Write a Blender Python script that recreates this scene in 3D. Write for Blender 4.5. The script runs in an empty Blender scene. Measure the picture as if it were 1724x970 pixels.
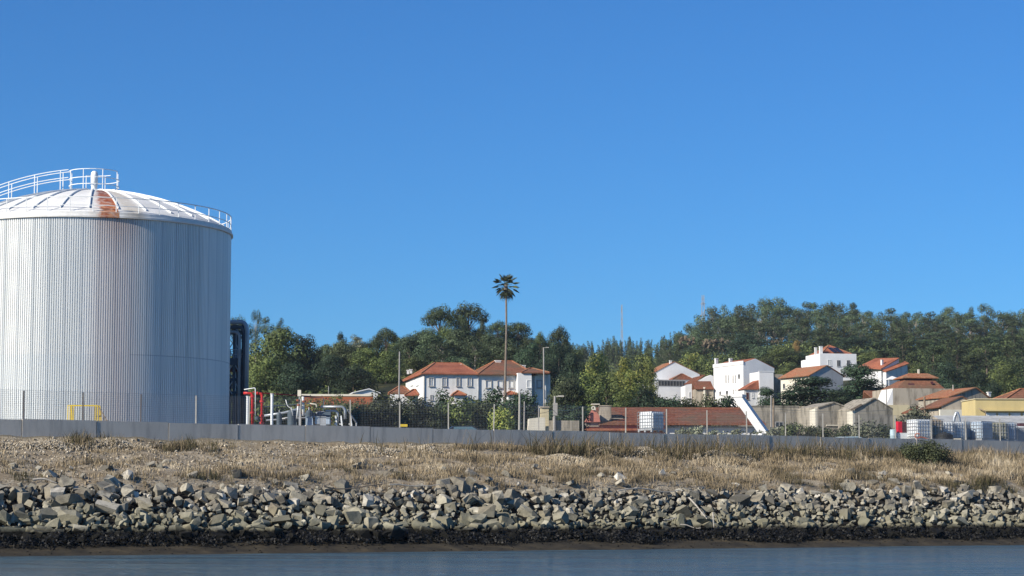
import bpy, bmesh, math, random
import numpy as np
from mathutils import Vector, Matrix, noise as mnoise

# ------------------------------------------------------------------ camera, sky, sun, exposure
SC = bpy.context.scene
COL = SC.collection
F, PW, PH = 3700.0, 1724.0, 970.0
HZ = 858.0                                    # row of the horizon in the photograph
PITCH = math.atan((HZ - PH / 2) / F)
SP, CP = math.sin(PITCH), math.cos(PITCH)
ZC = 2.0                                      # eye height above the water

cam = bpy.data.cameras.new("camera"); camo = bpy.data.objects.new("camera", cam); COL.objects.link(camo)
cam.sensor_width = 36.0; cam.lens = F / PW * 36.0
cam.clip_start = 0.5; cam.clip_end = 6000
camo.location = (0, 0, ZC); camo.rotation_euler = (math.pi / 2 + PITCH, 0, 0)
SC.camera = camo

SUN_AZ = math.radians(234.0); SUN_EL = math.radians(30.0)
world = bpy.data.worlds.new("World"); SC.world = world; world.use_nodes = True
wn = world.node_tree.nodes; wl = world.node_tree.links
bg = wn["Background"]
sky = wn.new("ShaderNodeTexSky"); sky.sky_type = 'NISHITA'; sky.sun_disc = False
sky.sun_elevation = SUN_EL; sky.sun_rotation = SUN_AZ
sky.altitude = 0; sky.air_density = 1.0; sky.dust_density = 0.0; sky.ozone_density = 10.0
tint = wn.new("ShaderNodeMix"); tint.data_type = 'RGBA'; tint.blend_type = 'MULTIPLY'; tint.inputs[0].default_value = 1.0
tint.inputs[7].default_value = (.52, .95, 1.18, 1)          # the phone's cool, saturated rendering of a clear sky
wl.new(sky.outputs[0], tint.inputs[6]); wl.new(tint.outputs[2], bg.inputs[0]); bg.inputs[1].default_value = 0.080

sd = bpy.data.lights.new("sun", 'SUN'); so = bpy.data.objects.new("sun", sd); COL.objects.link(so)
sd.energy = 5.0; sd.angle = math.radians(0.5); sd.color = (1.0, 0.93, 0.82)
sdir = Vector((math.sin(SUN_AZ) * math.cos(SUN_EL), math.cos(SUN_AZ) * math.cos(SUN_EL), math.sin(SUN_EL)))
so.rotation_euler = sdir.to_track_quat('Z', 'Y').to_euler(); so.location = (-60, -20, 60)
SC.view_settings.view_transform = 'Standard'; SC.view_settings.look = 'None'
SC.view_settings.exposure = 0.36; SC.view_settings.gamma = 1.0
SC.render.engine = 'CYCLES'
SC.cycles.max_bounces = 5; SC.cycles.diffuse_bounces = 2; SC.cycles.glossy_bounces = 2
SC.cycles.transmission_bounces = 3; SC.cycles.volume_bounces = 0; SC.cycles.transparent_max_bounces = 6

# ------------------------------------------------------------------ geometry of the place
def ray(px, py):
    u = (PH / 2 - py) / F; X = (px - PW / 2) / F; d = CP - u * SP
    return X / d, (SP + u * CP) / d
def W(px, py, D):
    kx, kz = ray(px, py)
    return Vector((kx * D, D, ZC + kz * D))
UX, UY = 0.8553, 0.5181                        # direction of the quay wall
OX, OY = 0.0, 129.0
def ST(s, t, z=0.0): return Vector((OX + s * UX - t * UY, OY + s * UY + t * UX, z))
def st_of(x, y):
    dx, dy = x - OX, y - OY
    return dx * UX + dy * UY, -dx * UY + dy * UX
def s_at(px, py=720, t=0.0):                   # station along the wall line offset t that stands at column px
    k = ray(px, py)[0]
    ax, ay = OX - t * UY, OY + t * UX
    return (k * ay - ax) / (UX - k * UY)
def zat(py, y): return ZC + ray(862, py)[1] * y
def lerp(a, b, f): return a + (b - a) * f
def smooth(a, b, x):
    f = min(1.0, max(0.0, (x - a) / (b - a))); return f * f * (3 - 2 * f)
def interp(x, xs, ys): return float(np.interp(x, xs, ys))

KX = [-900, 0, 400, 650, 850, 1000, 1150, 1300, 1500, 1724, 2600]
HT = {150: [6.3] * 11, 230: [8, 8, 8.5, 9, 9, 9, 9, 9, 9, 9, 9],
      350: [16, 16, 17, 18, 18, 16, 15, 15, 15, 16, 18],
      420: [22, 22, 27, 28, 29, 23, 19, 19, 19, 21, 22],
      480: [30, 30, 35, 35, 37, 31, 24, 24, 26, 27, 28],
      560: [30, 30, 36, 37, 40, 33, 30, 33, 35, 36, 37],
      640: [30, 30, 34, 36, 40, 34, 42, 47, 48, 48, 48],
      760: [28, 28, 32, 34, 38, 42, 48, 56, 56, 55, 55],
      1000: [24, 24, 40, 52, 62, 71, 68, 56, 50, 48, 48],
      1400: [20] * 11, 6000: [12] * 11}
HD = sorted(HT)
def hill(px, D):
    return interp(D, HD, [interp(px, KX, HT[d]) for d in HD])
BT = [-400, -60, -24, -18, -16, -15, -10.3, -9.0, -7, -0.3, 0.5, 400]
BZ = [-6, -4, -1.2, 0.0, 0.40, 0.72, 3.02, 3.42, 3.94, 5.50, 6.25, 6.35]
def ground_z(x, y):
    s, t = st_of(x, y)
    zb = interp(t, BT, BZ)
    if -24 < t < 0.4:
        zb += 0.18 * mnoise.noise(Vector((s * .35, t * .35, 1))) * (1 if t > -15 else .25) + (0.10 * mnoise.noise(Vector((s * 1.1, t * 1.1, 5))) if t > -15 else 0.02 * mnoise.noise(Vector((s * .8, t * 1.1, 5))))
    if -15.2 < t < -8.6: zb -= .42 * smooth(-15.2, -14.6, t) * (1 - smooth(-9.6, -8.7, t))
    if t > 15 and y > 60:
        px = max(-900, min(2600, x / y * F + 862))
        h = hill(px, y) + 1.2 * mnoise.noise(Vector((x * .012, y * .012, 3)))
        f = smooth(15, 110, t)
        zb = lerp(6.3, h, f) if y > 150 else lerp(6.3, lerp(6.3, h, smooth(90, 160, y)), f)
    return zb
PITCH_F = F

# ------------------------------------------------------------------ materials
def hexc(h):
    h = h.lstrip('#'); r = [int(h[i:i + 2], 16) / 255 for i in (0, 2, 4)]
    return tuple(((c / 12.92) if c <= .04045 else ((c + .055) / 1.055) ** 2.4) for c in r) + (1,)
def col(c): return hexc(c) if isinstance(c, str) else (tuple(c) + (1,) if len(c) == 3 else c)
class NT:
    def __init__(s, name):
        s.m = bpy.data.materials.new(name); s.m.use_nodes = True
        s.n = s.m.node_tree.nodes; s.l = s.m.node_tree.links; s.b = s.n["Principled BSDF"]
    def new(s, t, **kw):
        n = s.n.new(t)
        for k, v in kw.items(): setattr(n, k, v)
        return n
    def coord(s, kind='Object', scale=(1, 1, 1), rot=(0, 0, 0)):
        tc = s.new("ShaderNodeTexCoord"); mp = s.new("ShaderNodeMapping")
        mp.inputs['Scale'].default_value = scale; mp.inputs['Rotation'].default_value = rot
        s.l.new(tc.outputs[kind], mp.inputs[0]); return mp.outputs[0]
    def noise(s, vec, scale, detail=4, rough=.6):
        n = s.new("ShaderNodeTexNoise"); n.inputs['Scale'].default_value = scale
        n.inputs['Detail'].default_value = detail; n.inputs['Roughness'].default_value = rough
        s.l.new(vec, n.inputs['Vector']); return n.outputs[0]
    def ramp(s, fac, stops):
        r = s.new("ShaderNodeValToRGB"); e = r.color_ramp.elements
        while len(e) > 1: e.remove(e[0])
        e[0].position = stops[0][0]; e[0].color = col(stops[0][1])
        for p, c in stops[1:]:
            x = e.new(p); x.color = col(c)
        s.l.new(fac, r.inputs[0]); return r.outputs[0]
    def mix(s, a, b, fac, mode='MIX'):
        m = s.new("ShaderNodeMix", data_type='RGBA', blend_type=mode)
        for sock, v in ((m.inputs[0], fac), (m.inputs[6], a), (m.inputs[7], b)):
            if isinstance(v, (int, float)): sock.default_value = v
            elif isinstance(v, (tuple, str, list)): sock.default_value = col(v)
            else: s.l.new(v, sock)
        return m.outputs[2]
    def math(s, op, a, b=0.0):
        m = s.new("ShaderNodeMath", operation=op)
        for sock, v in ((m.inputs[0], a), (m.inputs[1], b)):
            if isinstance(v, (int, float)): sock.default_value = v
            else: s.l.new(v, sock)
        return m.outputs[0]
    def bump(s, h, strength=.4, dist=.05):
        b = s.new("ShaderNodeBump"); b.inputs['Strength'].default_value = strength; b.inputs['Distance'].default_value = dist
        s.l.new(h, b.inputs['Height']); s.l.new(b.outputs[0], s.b.inputs['Normal'])
    def out(s, c, rough=.8, metal=0.0, spec=.3):
        if isinstance(c, (tuple, str, list)): s.b.inputs['Base Color'].default_value = col(c)
        else: s.l.new(c, s.b.inputs['Base Color'])
        s.b.inputs['Roughness'].default_value = rough; s.b.inputs['Metallic'].default_value = metal
        s.b.inputs['Specular IOR Level'].default_value = spec
        return s.m
def plain(name, c, rough=.7, metal=0.0, var=.25, scale=1.5, spec=.3):
    n = NT(name); v = n.coord()
    f = n.noise(v, scale, 5)
    cc = col(c); dk = tuple(x * (1 - var) for x in cc[:3]); lt = tuple(min(1, x * (1 + var * .5)) for x in cc[:3])
    return n.out(n.ramp(f, [(.3, dk), (.7, lt)]), rough, metal, spec)
def plaster(name, c, dirt, amount=.5, scale=.6):
    """painted or bare render with rain streaks and blotches"""
    n = NT(name); v = n.coord(scale=(1, 1, .18)); w = n.coord()
    st = n.noise(v, scale * 2.2, 6, .65); bl = n.noise(w, scale * .55, 5, .6)
    base = n.ramp(bl, [(.3, tuple(x * .86 for x in col(c)[:3])), (.65, c)])
    f = n.math('MULTIPLY', n.math('MULTIPLY', n.math('SUBTRACT', st, .47), 4.0), amount)
    fc = n.new("ShaderNodeClamp"); n.l.new(f, fc.inputs[0])
    n.bump(n.noise(w, 9, 4), .25, .02)
    return n.out(n.mix(base, dirt, fc.outputs[0]), .9, 0, .1)
def tiles(name, c1, c2, c3, moss='#6a5a48'):
    n = NT(name); v = n.coord()
    f = n.noise(v, 3.2, 3, .7); g = n.noise(v, .35, 4, .6); s = n.noise(v, 9.0, 2, .6)
    base = n.ramp(f, [(.3, c1), (.5, c2), (.7, c3)])
    base = n.mix(base, moss, n.ramp(g, [(.45, (0, 0, 0)), (.68, (.85, .85, .85))]))
    wv = n.new("ShaderNodeTexWave", wave_type='BANDS', bands_direction='Z'); wv.inputs['Scale'].default_value = 1.1; wv.inputs['Distortion'].default_value = .5
    n.l.new(v, wv.inputs[0])
    base = n.mix(base, (.0, .0, .0), n.math('MULTIPLY', n.ramp(wv.outputs[1], [(.0, (1, 1, 1)), (.25, (0, 0, 0))]), .22))
    n.bump(s, .5, .04)
    return n.out(base, .85, 0, .15)
def leafmat(name, dark, mid, light, var=.08, sat=.88):
    n = NT(name)
    at = n.new("ShaderNodeAttribute", attribute_name='tone')
    oi = n.new("ShaderNodeObjectInfo")
    r = n.ramp(at.outputs['Fac'], [(.0, dark), (.5, mid), (1.0, light)])
    hs = n.new("ShaderNodeHueSaturation"); hs.inputs['Saturation'].default_value = sat
    n.l.new(n.math('ADD', n.math('MULTIPLY', oi.outputs['Random'], var * .28), .5 - var * .14), hs.inputs['Hue'])
    n.l.new(n.math('ADD', n.math('MULTIPLY', oi.outputs['Random'], .75), .62), hs.inputs['Value'])
    n.l.new(r, hs.inputs['Color'])
    return n.out(hs.outputs[0], .65, 0, .25)

M = {}
M['white'] = plaster('white_plaster', (.80, .79, .75), (.42, .40, .36), .45)
M['white_clean'] = plaster('clean_white_plaster', (.82, .81, .78), (.60, .58, .54), .2)
M['cream'] = plaster('cream_plaster', (.74, .69, .56), (.50, .44, .33), .45)
M['greywall'] = plaster('grey_render', (.50, .49, .47), (.36, .35, .34), .5)
M['beige'] = plaster('beige_weathered_render', (.46, .40, .31), (.17, .145, .11), 1.3)
M['rawgrey'] = plaster('raw_concrete_render', (.38, .34, .27), (.13, .12, .095), 1.5, .9)
M['yellow'] = plaster('yellow_plaster', (.62, .50, .24), (.42, .34, .18), .5)
M['paleyellow'] = plaster('pale_yellow_plaster', (.66, .57, .36), (.40, .34, .22), .6)
M['pink'] = plaster('salmon_pink_plaster', (.56, .22, .16), (.34, .14, .10), .6)
M['orangewall'] = plaster('orange_painted_wall', (.40, .14, .07), (.25, .10, .06), .5)
M['concrete'] = plaster('quay_concrete', (.66, .60, .50), (.36, .33, .28), .8, .8)
M['tile'] = tiles('orange_clay_tiles', '#6c4636', '#845842', '#9b7159')
M['tile_bright'] = tiles('bright_red_clay_tiles', '#8c4f3a', '#a26349', '#b37a5e', moss='#7c4a38')
M['tile_old'] = tiles('old_brown_clay_tiles', '#5c3a2b', '#7d4d38', '#916650')
M['tile_fade'] = tiles('faded_clay_tiles', '#80492f', '#a0684a', '#b98d6c', moss='#8b7458')
M['glass'] = plain('dark_window_glass', (.03, .035, .04), .15, 0, .3, 2, .5)
M['shutter'] = plain('pale_shutter', (.62, .62, .60), .7)
M['shutter_white'] = plain('white_shutter', (.78, .78, .75), .7)
M['frame_grey'] = plain('grey_window_frame', (.36, .35, .33), .6)
M['frame_white'] = plain('white_window_frame', (.75, .75, .72), .6)
M['panel'] = plain('solar_panel_glass', (.015, .02, .045), .12, 0, .3, 2, .6)
M['white_steel'] = plain('white_painted_steel', (.80, .82, .80), .45, 0, .15)
M['red_paint'] = plain('red_pipe_paint', (.50, .03, .03), .45)
M['yellow_paint'] = plain('yellow_rail_paint', (.72, .52, .05), .5)
M['galv'] = plain('galvanised_steel', (.45, .46, .46), .5, .35)
M['dark_steel'] = plain('dark_blue_grey_steel', (.085, .115, .14), .55, .2)
M['silver'] = plain('silver_pipe_cladding', (.42, .45, .47), .4, .5, .12)
M['post_grey'] = plain('grey_fence_post', (.36, .34, .31), .8)
M['post_dark'] = plain('dark_weathered_post', (.10, .09, .09), .8)
M['post_pale'] = plain('pale_concrete_post', (.42, .40, .35), .85)
M['black_plastic'] = plain('black_plastic', (.018, .02, .022), .55)
M['ibc_white'] = plain('white_translucent_plastic', (.78, .81, .81), .4, 0, .12)
M['ibc_blue'] = plain('blue_grey_plastic', (.42, .50, .58), .45, 0, .2)
M['ibc_dirty'] = plain('dirty_cream_plastic', (.40, .38, .26), .6, 0, .4, 3)
M['ibc_brown'] = plain('brown_filled_plastic', (.34, .27, .19), .5, 0, .3, 3)
M['wood'] = plain('weathered_wood', (.26, .20, .14), .9, 0, .4, 6)
M['drift'] = plain('bleached_driftwood', (.45, .41, .34), .9, 0, .35, 8)
M['red_box'] = plain('red_plastic', (.62, .02, .04), .45)
M['maroon'] = plain('dark_maroon_board', (.07, .02, .025), .6)
M['car_white'] = plain('white_car_paint', (.75, .76, .76), .25, 0, .05, 1, .5)
M['car_glass'] = plain('car_glass', (.10, .17, .20), .08, 0, .1, 1, .6)
M['car_dark'] = plain('dark_car_paint', (.03, .035, .04), .3, 0, .1, 1, .5)
M['tarp'] = plain('pale_blue_sheet', (.45, .58, .62), .4)
M['bark'] = plain('grey_brown_bark', (.16, .12, .09), .95, 0, .4, 3)
M['bark_pale'] = plain('pale_eucalyptus_bark', (.36, .31, .25), .9, 0, .35, 2)
M['palm_bark'] = plain('palm_trunk_bark', (.22, .18, .14), .95, 0, .3, 3)

# ------------------------------------------------------------------ mesh helpers
def tag(o, label=None, cat=None, group=None, kind=None):
    if label: o['label'] = label
    if cat: o['category'] = cat
    if group: o['group'] = group
    if kind: o['kind'] = kind
    return o
def empty(name, loc, rz=0.0, label=None, cat=None, group=None):
    o = bpy.data.objects.new(name, None); COL.objects.link(o); o.empty_display_size = .5
    o.location = loc; o.rotation_euler = (0, 0, rz)
    return tag(o, label, cat, group)
class MB:
    def __init__(s): s.v = []; s.f = []; s.m = []; s.mats = []
    def mi(s, m):
        if m not in s.mats: s.mats.append(m)
        return s.mats.index(m)
    def poly(s, pts, m=None):
        i = len(s.v); s.v += [tuple(p) for p in pts]; s.f.append(tuple(range(i, i + len(pts)))); s.m.append(m)
    def mesh(s, vs, fs, m=None):
        i = len(s.v); s.v += [tuple(p) for p in vs]; s.f += [tuple(a + i for a in f) for f in fs]; s.m += [m] * len(fs)
    def box(s, x0, x1, y0, y1, z0, z1, m=None):
        v = [(x0, y0, z0), (x1, y0, z0), (x1, y1, z0), (x0, y1, z0), (x0, y0, z1), (x1, y0, z1), (x1, y1, z1), (x0, y1, z1)]
        s.mesh(v, [(0, 3, 2, 1), (4, 5, 6, 7), (0, 1, 5, 4), (1, 2, 6, 5), (2, 3, 7, 6), (3, 0, 4, 7)], m)
    def obox(s, c, ax, ay, az, m=None):
        c, ax, ay, az = Vector(c), Vector(ax), Vector(ay), Vector(az)
        v = [c + a * ax + b * ay + d * az for d in (-1, 1) for a, b in ((-1, -1), (1, -1), (1, 1), (-1, 1))]
        s.mesh(v, [(0, 3, 2, 1), (4, 5, 6, 7), (0, 1, 5, 4), (1, 2, 6, 5), (2, 3, 7, 6), (3, 0, 4, 7)], m)
    def bar(s, a, b, w, h=None, m=None):
        a, b = Vector(a), Vector(b); d = (b - a); L = d.length
        if L < 1e-6: return
        d /= L; up = Vector((0, 0, 1)) if abs(d.z) < .95 else Vector((1, 0, 0))
        x = d.cross(up).normalized(); y = x.cross(d)
        s.obox((a + b) / 2, x * w / 2, y * (h or w) / 2, d * L / 2, m)
    def tube(s, pts, r, n=8, m=None, cap=True):
        pts = [Vector(p) for p in pts]; rr = r if isinstance(r, (list, tuple)) else [r] * len(pts)
        i0 = len(s.v); px = None
        for k, p in enumerate(pts):
            d = (pts[min(k + 1, len(pts) - 1)] - pts[max(k - 1, 0)]).normalized()
            if px is None:
                up = Vector((0, 0, 1)) if abs(d.z) < .9 else Vector((1, 0, 0)); px = d.cross(up).normalized()
            else: px = (px - d * px.dot(d)).normalized()
            py = d.cross(px)
            for j in range(n):
                a = 2 * math.pi * j / n; s.v.append(tuple(p + (px * math.cos(a) + py * math.sin(a)) * rr[k]))
        for k in range(len(pts) - 1):
            for j in range(n):
                a = i0 + k * n + j; b = i0 + k * n + (j + 1) % n
                s.f.append((a, b, b + n, a + n)); s.m.append(m)
        if cap:
            s.f.append(tuple(i0 + j for j in range(n))[::-1]); s.m.append(m)
            e = i0 + (len(pts) - 1) * n; s.f.append(tuple(e + j for j in range(n))); s.m.append(m)
    def lathe(s, prof, c=(0, 0, 0), n=24, m=None, a0=0, a1=2 * math.pi):
        i0 = len(s.v); c = Vector(c); full = abs(a1 - a0 - 2 * math.pi) < 1e-6; nn = n if full else n + 1
        for r, z in prof:
            for j in range(nn):
                a = a0 + (a1 - a0) * j / n; s.v.append((c.x + r * math.cos(a), c.y + r * math.sin(a), c.z + z))
        for k in range(len(prof) - 1):
            for j in range(n):
                a = i0 + k * nn + j; b = i0 + k * nn + (j + 1) % nn
                s.f.append((a, b, b + nn, a + nn)); s.m.append(m)
    def build(s, name, mat, parent=None, smooth=False):
        me = bpy.data.meshes.new(name); me.from_pydata(s.v, [], s.f)
        me.materials.append(mat)
        for m in s.mats: me.materials.append(m)
        if smooth: me.shade_smooth()
        me.update()
        o = bpy.data.objects.new(name, me); COL.objects.link(o)
        if parent: o.parent = parent
        return o
def quick(name, mat, parent, fn, *a, **k):
    b = MB(); getattr(b, fn)(*a, **k); return b.build(name, mat, parent)
def np_mesh(name, verts, faces, mat, tone=None, parent=None, link=True, smooth=False, mats=None, mi=None):
    """verts (N,3), faces (M,k) as arrays -> one mesh"""
    me = bpy.data.meshes.new(name); nv, (nf, k) = len(verts), faces.shape
    me.vertices.add(nv); me.vertices.foreach_set('co', np.asarray(verts, np.float32).ravel())
    me.loops.add(nf * k); me.loops.foreach_set('vertex_index', faces.astype(np.int32).ravel())
    me.polygons.add(nf); me.polygons.foreach_set('loop_start', np.arange(0, nf * k, k, dtype=np.int32))
    me.polygons.foreach_set('loop_total', np.full(nf, k, np.int32))
    for m in (mats or [mat]): me.materials.append(m)
    if mi is not None: me.polygons.foreach_set('material_index', np.asarray(mi, np.int32))
    me.update(calc_edges=True)
    if tone is not None:
        at = me.attributes.new('tone', 'FLOAT', 'FACE'); at.data.foreach_set('value', np.asarray(tone, np.float32))
    if smooth: me.shade_smooth()
    else: me.shade_flat()
    if not link: return me
    o = bpy.data.objects.new(name, me); COL.objects.link(o)
    if parent: o.parent = parent
    return o
def children(o): return [c for c in bpy.data.objects if c.parent == o]
def copy_tree(o, parent=None, kids=None):
    c = o.copy(); COL.objects.link(c); c.parent = parent
    for ch in (o.children if kids is None else kids): copy_tree(ch, c)
    return c
rng = np.random.default_rng(7); random.seed(7)

# ------------------------------------------------------------------ ground sheet
def axis(parts):
    out = []
    for a, b, st in parts: out += list(np.arange(a, b, st))
    return out + [parts[-1][1]]
S_AX = axis([(-1500, -400, 110), (-400, -80, 16), (-80, -50, 3), (-50, 66, .38), (66, 120, 4), (120, 500, 12), (500, 3000, 180)])
T_AX = axis([(-400, -60, 40), (-60, -24, 6), (-24, 0, .36), (0, 4, .8), (4, 40, 5), (40, 300, 10), (300, 900, 14), (900, 1300, 40), (1300, 5200, 300)])
nS, nT = len(S_AX), len(T_AX)
gv = np.zeros((nT * nS, 3)); i = 0
for t in T_AX:
    for s in S_AX:
        p = ST(s, t); gv[i] = (p.x, p.y, ground_z(p.x, p.y)); i += 1
ii = (np.arange(nT - 1)[:, None] * nS + np.arange(nS - 1)[None, :]).ravel()
gf = np.stack([ii, ii + 1, ii + nS + 1, ii + nS], 1)
g = NT('ground_soil')
gc = g.coord(); at = g.new("ShaderNodeAttribute", attribute_name='zone')
f1 = g.noise(gc, .9, 8, .65); f2 = g.noise(gc, 9, 5, .7); f3 = g.noise(gc, .25, 4)
mud = g.ramp(f1, [(.35, '#27231a'), (.55, '#3d3628'), (.75, '#574c37')])
peb = g.mix(g.ramp(f2, [(.35, '#6e6250'), (.5, '#9f927b'), (.68, '#c4b9a3')]), '#756650', g.ramp(f1, [(.45, (0, 0, 0)), (.62, (.7, .7, .7))]))
yard = g.ramp(f1, [(.3, '#6e6758'), (.7, '#857c6a')])
wood = g.ramp(f3, [(.35, '#23281a'), (.55, '#383a22'), (.75, '#5c5234')])
z0 = g.ramp(at.outputs['Fac'], [(.07, (0, 0, 0)), (.09, (1, 1, 1))]); z1 = g.ramp(at.outputs['Fac'], [(.24, (0, 0, 0)), (.26, (1, 1, 1))]); z2 = g.ramp(at.outputs['Fac'], [(.49, (0, 0, 0)), (.51, (1, 1, 1))]); z3 = g.ramp(at.outputs['Fac'], [(.6, (0, 0, 0)), (.95, (1, 1, 1))])
c = g.mix(g.mix(mud, '#1b1814', z0), peb, z1); c = g.mix(c, yard, z2); c = g.mix(c, wood, z3)  # near-black under the riprap: shade of the gaps is in the soil colour
g.bump(f2, .6, .08)
g.out(c, .92, 0, .25)
ground = np_mesh('ground', gv, gf, g.m, smooth=True)
zone = []
for t in T_AX:
    for s in S_AX:
        p = ST(s, t)
        zone.append(0.0 if t < -15.2 else .15 if t < -9.6 else .4 if t < 0 else .55 if t < 25 else .55 + .45 * smooth(25, 110, t))
za = ground.data.attributes.new('zone', 'FLOAT', 'POINT'); za.data.foreach_set('value', np.array(zone, np.float32))
tag(ground, kind='structure')

# ------------------------------------------------------------------ river
w = NT('river_water'); wc = w.coord()
wc2 = w.coord(scale=(.32, 1.0, 1))
h1 = w.noise(wc, 1.8, 4, .6); h2 = w.noise(wc2, .75, 4, .65)
h3 = w.noise(w.coord(scale=(.35, 1.0, 1), rot=(0, 0, .25)), .20, 4, .6)
hh = w.math('ADD', w.math('ADD', w.math('MULTIPLY', h1, .25), w.math('MULTIPLY', h2, .8)), w.math('MULTIPLY', h3, 3.2))
w.bump(hh, 1.0, .9)
w.out(w.ramp(w.noise(wc, .05, 3), [(.3, '#385562'), (.7, '#4a5a60')]), .16, 0, .5)
w.b.inputs['IOR'].default_value = 1.33
wv = []
b = MB(); p = [ST(-1500, -17.95, 0), ST(3000, -17.95, 0), ST(3000, -1500, 0), ST(-1500, -1500, 0)]
b.poly([p[0], p[3], p[2], p[1]]); water = b.build('water', w.m); tag(water, kind='structure')
# ------------------------------------------------------------------ river bank: riprap, rubble, seaweed, grass
rk = NT('riprap_stone'); geo = rk.new("ShaderNodeNewGeometry"); oi = rk.new("ShaderNodeObjectInfo")
mp = rk.new("ShaderNodeMapping"); rk.l.new(geo.outputs['Position'], mp.inputs[0])
a1 = rk.noise(mp.outputs[0], 1.9, 6, .7); a2 = rk.noise(mp.outputs[0], .75, 3, .5); a3 = rk.noise(mp.outputs[0], 12, 4, .7)
at = rk.new("ShaderNodeAttribute", attribute_name='tone')
tone = rk.math('FRACT', rk.math('ADD', at.outputs['Fac'], oi.outputs['Random']))
base = rk.ramp(tone, [(0, '#57544c'), (.3, '#8d8778'), (.6, '#b0a996'), (.8, '#7a705e'), (1, '#d6cfbe')])
base = rk.mix(base, '#55514a', rk.ramp(a1, [(.44, (0, 0, 0)), (.64, (.75, .75, .75))]))
sx = rk.new("ShaderNodeSeparateXYZ"); rk.l.new(geo.outputs['Position'], sx.inputs[0])
zz = rk.math('ADD', sx.outputs[2], rk.math('MULTIPLY', rk.math('SUBTRACT', a2, .5), 2.2))
alg = rk.ramp(rk.math('DIVIDE', zz, 5.0), [(.20, (.7, .7, .7)), (.38, (.35, .35, .35)), (.52, (0, 0, 0))])
base = rk.mix(base, '#85826a', alg)
zb = rk.math('ADD', sx.outputs[2], rk.math('MULTIPLY', rk.math('SUBTRACT', a1, .5), .5))
base = rk.mix(base, '#15140f', rk.ramp(rk.math('DIVIDE', zb, 3.0), [(.33, (1, 1, 1)), (.42, (0, 0, 0))]))
base = rk.mix(base, '#2b2822', rk.ramp(a3, [(.62, (0, 0, 0)), (.75, (.6, .6, .6))]))
rk.bump(a3, .5, .05); rk.out(base, .9, 0, .2); M['rock'] = rk.m
pb = NT('pale_rubble'); at = pb.new("ShaderNodeAttribute", attribute_name='tone')
pb.out(pb.ramp(at.outputs['Fac'], [(0, '#6a5e4c'), (.35, '#8f826c'), (.7, '#ac9f88'), (1, '#cdc2ad')]), .95, 0, .1); M['rubble'] = pb.m

def rock_variant(seed, npt=12, sub=True):
    """a block broken along a handful of flat faces"""
    r = random.Random(seed); bm = bmesh.new(); bmesh.ops.create_cube(bm, size=2)
    ax = [r.uniform(.55, 1.05) for _ in range(3)]
    for v in bm.verts: v.co = Vector([c * a_ * r.uniform(.55, 1.1) for c, a_ in zip(v.co, ax)])
    for k in range(4 + seed % 3 if sub else 3):
        n = Vector((r.gauss(0, 1), r.gauss(0, 1), r.gauss(0, 1))).normalized(); d = r.uniform(.36, .74)
        bmesh.ops.bisect_plane(bm, geom=bm.verts[:] + bm.edges[:] + bm.faces[:], plane_co=n * d, plane_no=n, clear_outer=True)
        bmesh.ops.holes_fill(bm, edges=[e for e in bm.edges if e.is_boundary])
    if False:
        bmesh.ops.bevel(bm, geom=bm.edges[:], offset=.035, segments=1, affect='EDGES', clamp_overlap=True)
    bmesh.ops.triangulate(bm, faces=bm.faces[:])
    if sub:
        bmesh.ops.subdivide_edges(bm, edges=[e for e in bm.edges if e.calc_length() > .7], cuts=1)
        bmesh.ops.triangulate(bm, faces=bm.faces[:])
        for v in bm.verts: v.co += v.co.normalized() * .05 * mnoise.noise(v.co * 2.1 + Vector((seed, 0, 0)))
    bm.normal_update(); bm.verts.index_update()
    V = np.array([v.co[:] for v in bm.verts]) * (1.0 if sub else .66); Fc = np.array([[v.index for v in f.verts] for f in bm.faces]); bm.free()
    return V, Fc
def rotmats(n, r, flat=False):
    a, b_, c_ = r.uniform(0, 2 * np.pi, (3, n))
    if flat: b_ = r.normal(0, .35, n); c_ = r.normal(0, .35, n)
    ca, sa, cb, sb, cc, sc_ = np.cos(a), np.sin(a), np.cos(b_), np.sin(b_), np.cos(c_), np.sin(c_)
    R = np.zeros((n, 3, 3)); Rz = R.copy(); Ry = R.copy(); Rx = R.copy()
    Rz[:, 0, 0] = ca; Rz[:, 0, 1] = -sa; Rz[:, 1, 0] = sa; Rz[:, 1, 1] = ca; Rz[:, 2, 2] = 1
    Ry[:, 0, 0] = cb; Ry[:, 0, 2] = sb; Ry[:, 2, 0] = -sb; Ry[:, 2, 2] = cb; Ry[:, 1, 1] = 1
    Rx[:, 0, 0] = 1; Rx[:, 1, 1] = cc; Rx[:, 1, 2] = -sc_; Rx[:, 2, 1] = sc_; Rx[:, 2, 2] = cc
    return Rz @ Ry @ Rx
def scatter(name, variants, pos, scl, R, tone, mat, label, cat=None):
    """many copies of a few shapes in one mesh (for stuff)"""
    Vs, Fs, Ts, off = [], [], [], 0; nv = len(variants)
    for k, (V, Fc) in enumerate(variants):
        ix = np.arange(k, len(pos), nv)
        if not len(ix): continue
        P = np.einsum('nij,nvj->nvi', R[ix], V[None] * scl[ix][:, None, :]) + pos[ix][:, None, :]
        n, v = P.shape[:2]; Vs.append(P.reshape(-1, 3))
        Fs.append((Fc[None] + (np.arange(n) * v)[:, None, None] + off).reshape(-1, 3)); off += n * v
        Ts.append(np.repeat(tone[ix], len(Fc)))
    o = np_mesh(name, np.concatenate(Vs), np.concatenate(Fs), mat, np.concatenate(Ts))
    return tag(o, label, cat, kind='stuff')
def bank_pos(s, t, dz=0.0):
    p = np.zeros((len(s), 3))
    for i, (a, b_) in enumerate(zip(s, t)):
        q = ST(a, b_); p[i] = (q.x, q.y, ground_z(q.x, q.y))
    p[:, 2] += dz; return p
variants = [rock_variant(i, 9 + i % 4, i % 3 != 0) for i in range(14)]
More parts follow.
